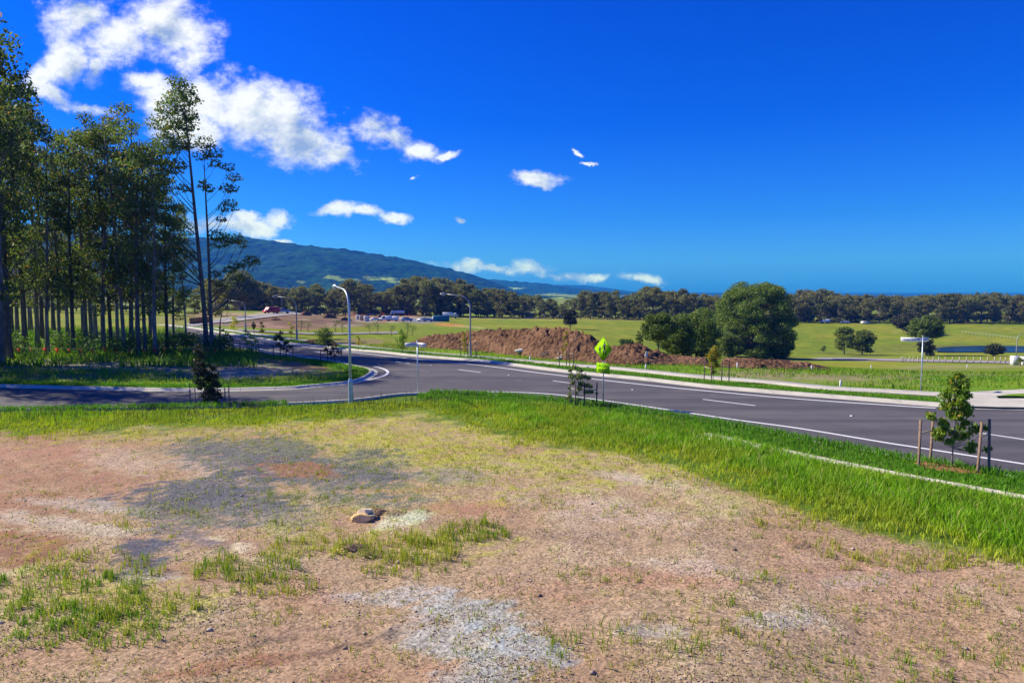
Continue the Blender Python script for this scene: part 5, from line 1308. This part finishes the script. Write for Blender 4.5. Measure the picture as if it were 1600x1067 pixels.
# ================================================================== SPOIL HEAPS
def heap(name, cols, label, run=3.2, back=3.5, seed=1, step=.14, rough=1.0):
    xs = [c[0] for c in cols]; X0 = [P(c[0], c[1]) for c in cols]
    n = int((X0[-1] - X0[0]).length / step); m_ = int((run + back + 1.2) / step)
    u = np.linspace(xs[0], xs[-1], n); by = np.interp(u, xs, [c[1] for c in cols]); ty = np.interp(u, xs, [c[2] for c in cols])
    vx = np.interp(u, xs, [p.x for p in X0]); vy = np.interp(u, xs, [p.y for p in X0])
    t = np.linspace(0, 1, m_); U, S_ = np.meshgrid(np.arange(n), t, indexing='ij')
    d = S_ * (run + back + 1.2); rX = vx[U] + d * (vx[U] / vy[U]); rY = vy[U] + d
    crest_z = CAM_Z + (HORIZON - ty) / F * (vy + run)
    g0 = gz(rX, rY); ch = np.maximum(crest_z[U] - gz(vx + run * vx / vy, vy + run)[U], 0.02)
    prof = np.where(d < run, np.clip(d / run, 0, 1) ** .75, np.where(d < run + 1.2, 1, np.clip(1 - (d - run - 1.2) / back, 0, 1) ** 1.1))
    n1 = fbm(rX * .55, rY * .55, seed, 3) - .5; n2 = fbm(rX * 1.9, rY * 1.9, seed + 1, 3) - .5; n3 = fbm(rX * 5, rY * 5, seed + 2, 2) - .5
    cl_ = np.abs(fbm(rX * 2.6, rY * 2.6, seed + 4, 2) - .5) * 2
    hgt = ch * prof + prof ** .4 * rough * np.minimum(ch, 1.2) * (n1 * .35 + n2 * .36 + n3 * .36 - cl_ * .42 + .12)
    Z = g0 + np.where(prof > 0, hgt, -.05) - .06 * (prof <= 0.001)
    i = np.arange(U.size).reshape(U.shape); fs = np.stack([i[:-1, :-1], i[1:, :-1], i[1:, 1:], i[:-1, 1:]], -1).reshape(-1, 4)
    o = npmesh(name, np.stack([rX + n2 * .15, rY + n3 * .2, Z], -1), fs, M_SOIL, smooth=False); tag(o, label, 'dirt mound'); return o
heap('spoil_heap', [(632,541,541),(645,542,534),(662,543,528),(690,545,524.5),(720,547,522),(760,551,519),(800,555,517),(850,561,516),(878,563,514),(903,565,516),(920,567,525),(940,569,537),(958,570,550),(966,571,571)], 'long high heap of brown soil across the road behind the thin lamp', seed=71, run=3.6)
heap('spoil_heap', [(925,568.5,566),(945,569.5,549),(962,570,543),(990,571,540.5),(1010,571,543.5),(1028,571,550),(1046,571,557),(1080,571,557.5),(1102,572,560),(1112,572,571)], 'lower reddish soil heap right of the school crossing sign', seed=81, run=2.6, back=2.5)
heap('spoil_heap', [(1122,574,573),(1130,575,563.5),(1170,577,563),(1210,577.5,563.5),(1250,578,567),(1280,578,571),(1300,578.5,578)], 'flat strip of broken red clay clods below the huge tree', seed=91, run=2.0, back=3, rough=1.5)
heap('soil_lump', [(465,537,537),(485,539,532),(505,541,530),(520,543,534),(535,543.5,543)], 'small low mound of soil on the far verge by the bushy young tree', seed=95, run=1.2, back=1.2)

# ================================================================== ROCKS
def rock(loc, s, seed, m, label, name='rock', sub=3, sc=(1, 1, .6), cat='rock', rot=0):
    bm = bmesh.new(); bmesh.ops.create_icosphere(bm, subdivisions=sub, radius=1); g = random.Random(seed)
    pl = [(Vector((g.gauss(0, 1), g.gauss(0, 1), g.gauss(0, 1))).normalized(), g.uniform(.55, .9)) for _ in range(11)]
    for v in bm.verts:
        for n_, d_ in pl:
            k = v.co.dot(n_)
            if k > d_: v.co -= n_ * (k - d_)
        v.co += v.co.normalized() * (vnoise(v.co.x * 5 + 9, v.co.y * 5 + v.co.z * 3 + 7, seed) - .5) * .10
        v.co = Vector((v.co.x * sc[0], v.co.y * sc[1], v.co.z * sc[2])) * s
    me = bpy.data.meshes.new(name); bm.to_mesh(me); bm.free(); me.materials.append(m)
    o = bpy.data.objects.new(name, me); COL.objects.link(o); o.location = loc; o.rotation_euler = (0, 0, rot); tag(o, label, cat); return o
def at_ground(px, py, dz=0): x, y = flat_px(px, py); return (x, y, G(x, y) + dz)
rock(at_ground(566, 812, .05), .25, 3, M_ROCK, 'lower broad piece of the yellow sandstone on the bare lot', sc=(1.1, .8, .6))
rock(at_ground(577, 809, .07), .20, 5, M_ROCK, 'right piece of the yellow sandstone beside the dark clod', sc=(1.1, .8, .65), rot=1)
rock(at_ground(571, 808, .17), .17, 8, M_ROCKC, 'palest piece on top of the yellow sandstone', sc=(1.2, .7, .7), rot=.5)
rock(at_ground(598, 804, .0), .22, 12, M_CLOD, 'dark earth clod right of the yellow sandstone', name='clod', sc=(1.2, .7, .45), cat='clod')
rock(at_ground(556, 861, .0), .20, 14, M_CLOD, 'dark purple-brown clod among the grass tufts below the sandstone', name='clod', sc=(1.5, .9, .4), cat='clod')
bpy.context.view_layer.update()
def on_heap(px, py, D):
    a = (H0 / 2 - py) / F; d = Vector(((px - W0 / 2) / F, math.cos(PITCH) + a * math.sin(PITCH), -math.sin(PITCH) + a * math.cos(PITCH))).normalized()
    for o in [o for o in COL.objects if o.name.startswith('spoil_heap')]:
        ok, loc, n_, i_ = o.ray_cast(Vector((0, 0, CAM_Z)), d)
        if ok: return tuple(loc)
    return ((px - W0 / 2) / F * D, D, CAM_Z + (HORIZON - py) / F * D)
rock(on_heap(812, 548.5, 55.2), .42, 21, M_ROCKW, 'white boulder near the bottom of the long soil heap', sc=(1.2, .7, .6))
rock(on_heap(1010, 556, 49.8), .34, 23, M_ROCKW, 'pale slab tilted on the lower soil heap', sc=(.5, .4, 1.1), rot=.4)
rock(on_heap(876, 559, 52.5), .28, 25, M_ROCKW, 'flat pale stone by the stakes at the heap foot', sc=(1.5, .6, .35))
rock(on_heap(852, 553, 53.5), .40, 27, M_CLOD, 'big dark clod in the long heap right of the white boulder', name='clod', sc=(1.1, .8, .8), cat='clod')
# ================================================================== SMALL ROAD THINGS
def stud(px, py, label):
    x, y = flat_px(px, py); o = MB().box((0, 0, .02), (.14, .11, .035), .3, .02).build('road_stud', M_WHITE); o.location = (x, y, .016); tag(o, label, 'road stud', 'white studs on the road')
stud(674, 571.5, 'white road stud left of the first clear lane dash'); stud(795.5, 587, 'white road stud above the worn dash in mid road'); stud(989, 610, 'white road stud right of the school sign post'); stud(1331, 651, 'white road stud on the right half of the road')
def peg(px, py, h, label):
    p = P(px, py); b = MB().box((0, 0, h / 2 - .1), (.09, .05, h + .2), .2, .0)
    b.tube([(0, 0, h - .01), (0, 0, h + .05)], [.03, .012], 4); o = b.build('survey_peg', M_WHITE); o.location = (p.x, p.y, G(p.x, p.y)); tag(o, label, 'peg')
for a in [(1313, 605, .40, 'white survey peg in the verge grass, right of the huge tree'), (1361, 577, .5, 'small white survey peg in the field below the tree pair'), (1511, 576, .55, 'small white survey peg in the field below the pond'), (1009, 577, .35, 'short white peg at the foot of the lower heap'), (1152, 576, .4, 'short white peg before the left end of the clod strip'), (1268, 579, .35, 'short white peg before the right end of the clod strip'), (828, 562.5, .3, 'tiny white peg on the grass before the long heap')]: peg(*a)
x, y = flat_px(1014, 645.5); o = MB().tube([(-.25, 0, .03), (0, .02, .05), (.2, -.03, .03), (.42, .0, .04)], [.02, .025, .02, .01], 6).build('branch', M_STAKED); o.location = (x, y, .02); tag(o, 'dark fallen stick lying on the near edge of the road', 'stick')

# ================================================================== BUNTING AT THE GROVE
def bunting():
    r = empty('flag_bunting', (0, 56.5, 0), 0, 'line of red and orange flags strung along the front of the grove', 'bunting')
    X_ = lambda px: (px - W0 / 2) / F * 57.0
    zz = lambda px: .85
    ps = [-40, 50, 150, 250, 352]; pts = []
    for a, b in zip(ps[:-1], ps[1:]):
        for k in range(8):
            t = k / 8; px = a + (b - a) * t; pts.append((X_(px), 0, zz(px) - .12 * math.sin(math.pi * t)))
    pts.append((X_(352), 0, .85))
    MB().tube(pts, .012, 4).build('rope', M_ROPE, r)
    for px in ps: MB().tube([(X_(px), .05, -.3), (X_(px), .05, 1.1)], .025, 5).build('post', M_STAKED, r)
    g = random.Random(2)
    for px in [-22, -5, 12, 34, 53, 74, 93, 112, 130, 148, 167, 184, 205, 228, 245, 260, 286, 305, 326, 338]:
        k = (px + 40) / 392 * (len(pts) - 1); i = min(int(k), len(pts) - 2); z = pts[i][2]; x = X_(px); s = g.uniform(.75, 1.15); w = .17 * s
        red = px in (34, 74, 245, 326) or g.random() < .2
        MB().add([(x - w, -.012, z), (x + w, -.012, z), (x + .03, -.06, z - .46 * s), (x - w, .004, z), (x + w, .004, z), (x + .03, -.045, z - .46 * s)], [(0, 2, 1), (3, 4, 5), (0, 1, 4, 3), (1, 2, 5, 4), (2, 0, 3, 5)]).build('flag', M_FLAGR2 if red else M_FLAGO2, r)
bunting()

# ================================================================== VEHICLES
def car(name, m, L=4.5, H=1.5, kind='wagon'):
    r = empty(name, (0, 0, 0)); W = 1.78
    prof = {'wagon': [(-2.2,.35),(-2.25,.85),(-2.1,1.0),(-1.75,1.52),(.45,1.55),(1.15,1.05),(2.1,.9),(2.25,.6),(2.2,.35)],
            'sedan': [(-2.2,.35),(-2.25,.95),(-1.5,1.02),(-.95,1.42),(.35,1.44),(1.05,1.0),(2.1,.88),(2.25,.6),(2.2,.35)],
            'ute': [(-2.6,.45),(-2.62,1.05),(-.75,1.08),(-.65,1.70),(.65,1.72),(1.3,1.12),(2.4,1.0),(2.55,.6),(2.5,.45)],
            'van': [(-2.5,.4),(-2.5,1.95),(-2.3,2.05),(1.25,2.05),(1.9,1.2),(2.5,1.0),(2.55,.55),(2.5,.4)]}[kind]
    b = MB(); b.prism(prof, -W / 2, W / 2, Matrix.Identity(4)); bo = b.build('body', m, r)
    side = {'wagon': [(-1.75,1.05),(-1.55,1.44),(.38,1.46),(.95,1.06)], 'sedan': [(-1.25,1.04),(-.88,1.34),(.3,1.36),(.85,1.03)], 'ute': [(-.6,1.15),(-.52,1.62),(.58,1.62),(1.1,1.15)], 'van': [(.1,1.25),(.1,1.85),(1.15,1.85),(1.62,1.25)]}[kind]
    for s in (-1, 1): MB().prism(side, min(s * (W / 2 - .01), s * (W / 2 + .006)), max(s * (W / 2 - .01), s * (W / 2 + .006)), Matrix.Identity(4)).build('window', M_GLASS, r)
    f = {'wagon': ((.45,1.55),(1.15,1.05)), 'sedan': ((.35,1.44),(1.05,1.0)), 'ute': ((.65,1.72),(1.3,1.12)), 'van': ((1.25,2.05),(1.9,1.2))}[kind]
    (a0, b0), (a1, b1) = f; d = Vector((a1 - a0, 0, b1 - b0)); n_ = Vector((-d.z, 0, d.x)).normalized() * .008
    vs = [Vector((a0, s * .78, b0)) + d * k + n_ for k in (.1, .92) for s in (-1, 1)]
    MB().add(vs, [(0, 1, 3, 2)]).build('windscreen', M_GLASS, r)
    wx = {'ute': (-1.55, 1.6), 'van': (-1.5, 1.6)}.get(kind, (-1.35, 1.4))
    for x_ in wx:
        for s in (-1, 1):
            w_ = MB().tube([(x_, s * (W / 2 - .16), .34), (x_, s * (W / 2 + .02), .34)], .34, 14).build('wheel', M_TYRE, r)
            MB().tube([(x_, s * (W / 2 + .015), .34), (x_, s * (W / 2 + .03), .34)], .2, 10).build('rim', M_RIM, w_)
    hx = prof[-2][0]
    for s in (-1, 1): MB().box((hx - .02, s * .62, .72), (.1, .3, .14)).build('headlight', M_LITE, r)
    return r
def truck(name, m, mb, L=7.5, Hb=2.2):
    r = empty(name, (0, 0, 0))
    MB().prism([(1.6,.6),(1.6,2.6),(2.0,2.7),(3.2,2.6),(3.55,1.6),(3.6,.6)], -1.15, 1.15, Matrix.Identity(4)).build('cab', m, r)
    MB().box((-1.3, 0, 1.1 + Hb / 2), (5.4, 2.3, Hb), 0, .03).build('load_box', mb, r); MB().box((-.2, 0, .85), (6.8, .9, .3)).build('chassis', M_TYRE, r)
    MB().box((3.46, 0, 2.05), (.16, 1.9, .7)).build('windscreen', M_GLASS, r)
    for s in (-1, 1): MB().box((2.7, s * 1.152, 2.0), (.9, .01, .6)).build('window', M_GLASS, r)
    for x_ in (-2.9, -1.7, 2.5):
        for s in (-1, 1): MB().tube([(x_, s * .85, .5), (x_, s * 1.17, .5)], .5, 14).build('wheel', M_TYRE, r)
    return r
def park(o, px, py, ang, label, cat='car', s=1.0):
    p = P(px, py); o.location = (p.x, p.y, G(p.x, p.y) + .02); o.rotation_euler = (0, 0, R(ang)); o.scale = (s, s, s); tag(o, label, cat)
park(car('van', M_CR, kind='van'), 424, 490.0, 235, 'red van parked at the top of the hill road', 'van')
park(car('car', M_CS, kind='ute'), 441, 489.9, 205, 'pale blue ute just right of the red van', 'car')
park(car('car', M_CW, kind='ute'), 581, 493, 5, 'white ute on the red earth bank right of the near lamp pole', 'car')
park(car('car', M_CW, kind='sedan'), 586, 501.5, 20, 'white sedan leftmost in the site car park', 'car')
park(car('van', M_CW, kind='van'), 602, 501.5, 200, 'white van, left one of two parked side by side', 'van', 1.1)
park(car('van', M_CW, kind='van'), 613, 502, 185, 'white van, right one of two parked side by side', 'van', 1.1)
park(truck('truck', M_CW, M_CW, Hb=1.6), 621, 493, 175, 'white truck on the bank above the two vans', 'truck')
park(car('car', M_CB, kind='wagon'), 636, 502, 10, 'blue wagon alone in the middle of the site car park', 'car', 1.2)
park(car('car', M_CS, kind='wagon'), 660, 502.2, 170, 'silver wagon beside dark sedan in the car park', 'car', 1.1)
park(car('car', M_CB, kind='sedan'), 669, 502.5, 170, 'dark blue sedan just left of the teal container', 'car', 1.1)
park(truck('truck', M_CW, M_CW, Hb=1.9), 704, 497.5, 5, 'white truck beside the teal container', 'truck')
park(car('car', M_CW, kind='wagon'), 848, 496.8, 175, 'white wagon by the belt trees, farther from the lone dark tree', 'car')
park(car('car', M_CW, kind='sedan'), 874, 497, 5, 'white sedan by the belt trees just left of the lone dark tree', 'car', 1.1)
park(car('car', M_CW, kind='wagon'), 1110, 501, 10, 'white wagon glimpsed between the paddock clump and huge tree', 'car')
park(car('van', M_CW, kind='van'), 1289, 504.5, 180, 'white van parked before the belt trees above the pair of trees', 'van')
park(car('car', M_CW, kind='sedan'), 1320, 505.3, 175, 'white sedan before the belt trees, between two other white vehicles', 'car')
park(car('car', M_CW, kind='wagon'), 1352, 506.3, 5, 'white wagon before the belt trees, rightmost of the parked vehicles', 'car')
def container():
    r = empty('shipping_container', (0, 0, 0)); MB().box((0, 0, 1.3), (7.5, 2.4, 2.6), 0, .03).build('body', M_TEAL, r)
    b = MB()
    for k in range(30): b.box((-3.6 + k * .25, -1.215, 1.3), (.1, .03, 2.3))
    b.build('ribbing', M_TEAL, r); MB().box((-3.78, 0, 1.3), (.05, 2.3, 2.5)).build('door', M_WHITE, r)
    park(r, 689, 502, 10, 'teal shipping container with a white end at the site car park', 'container')
container()
def hut():
    r = empty('site_hut', (0, 0, 0)); MB().box((0, 0, 1.4), (4.5, 2.6, 2.8), 0, .02).build('wall', M_CS, r); MB().box((0, 0, 2.9), (4.9, 3.0, .16)).build('roof', M_WHITE, r)
    MB().box((-1, -1.31, 1.6), (.9, .03, .8)).build('window', M_GLASS, r); MB().box((1, -1.31, 1.1), (.9, .03, 2.1)).build('door', M_WHITE, r)
    park(r, 826, 497.2, 0, 'small grey-blue hut before the belt trees, left of white cars', 'hut')
hut()
def barrier(pxs, py, h, label, m=M_FLAGR, name='barrier_fence'):
    a = P(pxs[0], py[0]); b = P(pxs[1], py[1]); r = empty(name, (a.x, a.y, G(a.x, a.y)), 0, label, 'barrier'); n = 12; vs = []; fs = []
    for i in range(n + 1):
        t = i / n; X_ = (b.x - a.x) * t; Y_ = (b.y - a.y) * t; z = G(a.x + X_, a.y + Y_) - G(a.x, a.y)
        vs += [(X_, Y_, z + .1), (X_, Y_, z + h), (X_, Y_ + .06, z + .1), (X_, Y_ + .06, z + h)]
        MB().tube([(X_, Y_ + .1, z - .3), (X_, Y_ + .1, z + h + .15)], .05, 5).build('post', M_STAKED, r)
    for i in range(n): k = 4 * i; fs += [(k, k + 4, k + 5, k + 1), (k + 2, k + 3, k + 7, k + 6), (k + 1, k + 5, k + 7, k + 3), (k, k + 2, k + 6, k + 4)]
    MB().add(vs, fs).build('mesh_panel', m, r)
barrier((545, 640), (491.5, 492.5), 1.3, 'long red safety mesh strung above the building site')
barrier((296, 326), (507, 504), 1.1, 'orange barrier mesh between the trunks at the hill road junction', M_FLAGO)
def post_fence():
    xs = [1408,1411,1414.5,1421,1427,1434,1441,1449,1458,1467,1477,1488,1499,1510,1521,1532,1543,1554,1563,1571,1578,1600,1612]
    p0 = P(xs[0], 566.5); r = empty('fence', (p0.x, p0.y, G(p0.x, p0.y)), 0, 'row of short white posts along the grey road below the pond', 'fence')
    pr_ = None
    for i, px in enumerate(xs):
        p = P(px, 566.5 + (px - 1408) * .006); z = G(p.x, p.y) - r.location.z; q = Vector((p.x - p0.x, p.y - p0.y, z))
        MB().box((q.x, q.y, q.z + .5), (.13, .13, 1.15), 0, .01).build('post', M_TIE if i % 3 else M_PEG, r)
post_fence()
def rail_fence(a, b, n, h, label):
    pa = P(*a); r = empty('fence', (pa.x, pa.y, G(pa.x, pa.y)), 0, label, 'fence'); q0 = None
    for i in range(n + 1):
        t = i / n; p = P(a[0] + (b[0] - a[0]) * t, a[1] + (b[1] - a[1]) * t); q = Vector((p.x - pa.x, p.y - pa.y, G(p.x, p.y) - r.location.z))
        MB().box((q.x, q.y, q.z + h / 2 - .1), (.10, .10, h + .2)).build('post', M_PEG, r)
        if q0: MB().tube([q0 + Vector((0, 0, h * .9)), q + Vector((0, 0, h * .9))], .045, 5).build('rail', M_PEG, r)
        q0 = q
rail_fence((1503, 521), (1590, 531.5), 16, 1.2, 'white rail fence running down the far slope above the pond')
rail_fence((1398, 521), (1421, 522), 5, 1.2, 'short white rail fence under the low spreading dark tree')
def box_thing(px, py, w, h, label):
    p = P(px, py); r = empty('utility_box', (p.x, p.y, G(p.x, p.y)), 0, label, 'utility box'); MB().box((0, 0, h / 2), (w, .8, h), 0, .05).build('body', M_WHITE, r); MB().box((0, -.41, h / 2), (w * .8, .02, h * .8), 0, 0).build('door', M_CS, r)
box_thing(1585.5, 570.5, 1.1, 1.5, 'white utility box at the foot of the right-edge street lamp'); box_thing(1599, 571, .8, 1.4, 'white utility box cut by the right edge of the photo')

# loose piles and stacks on the building site
for i, (px, py, w, h) in enumerate([(478,493,20,5),(515,497,26,5),(552,494,22,6),(540,501,22,4),(572,498,14,5),(645,492,16,4),(668,493,12,3),(430,501,22,4)]):
    heap('soil_pile', [(px - w / 2, py, py - .3), (px - w / 4, py, py - h * 1.1), (px, py, py - h * 1.4), (px + w / 4, py, py - h * .9), (px + w / 2, py, py - .3)],
         ['brown soil pile highest up on the works bank left of the near lamp', 'long soil pile in the middle of the works bank left of the near lamp', 'soil pile on the works directly behind the near lamp pole', 'low soil pile at the lower edge of the works by the near lamp', 'soil pile at the left end of the site car park', 'low soil pile behind the blue wagon', 'smallest soil pile behind the dark sedan', 'low soil pile at the left foot of the works bank'][i], seed=200 + i, run=4, back=4, step=.6)
def stack(px, py, label, m1):
    p = P(px, py); r = empty('pallet_stack', (p.x, p.y, G(p.x, p.y)), .3, label, 'pallet stack')
    for k in range(3): MB().box((0, 0, .35 + k * .62), (1.9, 1.3, .5), .05 * k, .02).build('load', m1, r)
    for k in range(3): MB().box((0, 0, .05 + k * .62), (2.0, 1.4, .09)).build('pallet', M_STAKE, r)
stack(566, 501, 'cream pallet stack at the left end of the site car park', M_TIE); stack(573, 502, 'white pallet stack left of the white sedan', M_WHITE); stack(594, 498, 'brown pallet stack behind the parked white vans', M_STAKE); stack(560, 499, 'white pallet stack just right of the near lamp pole', M_WHITE)
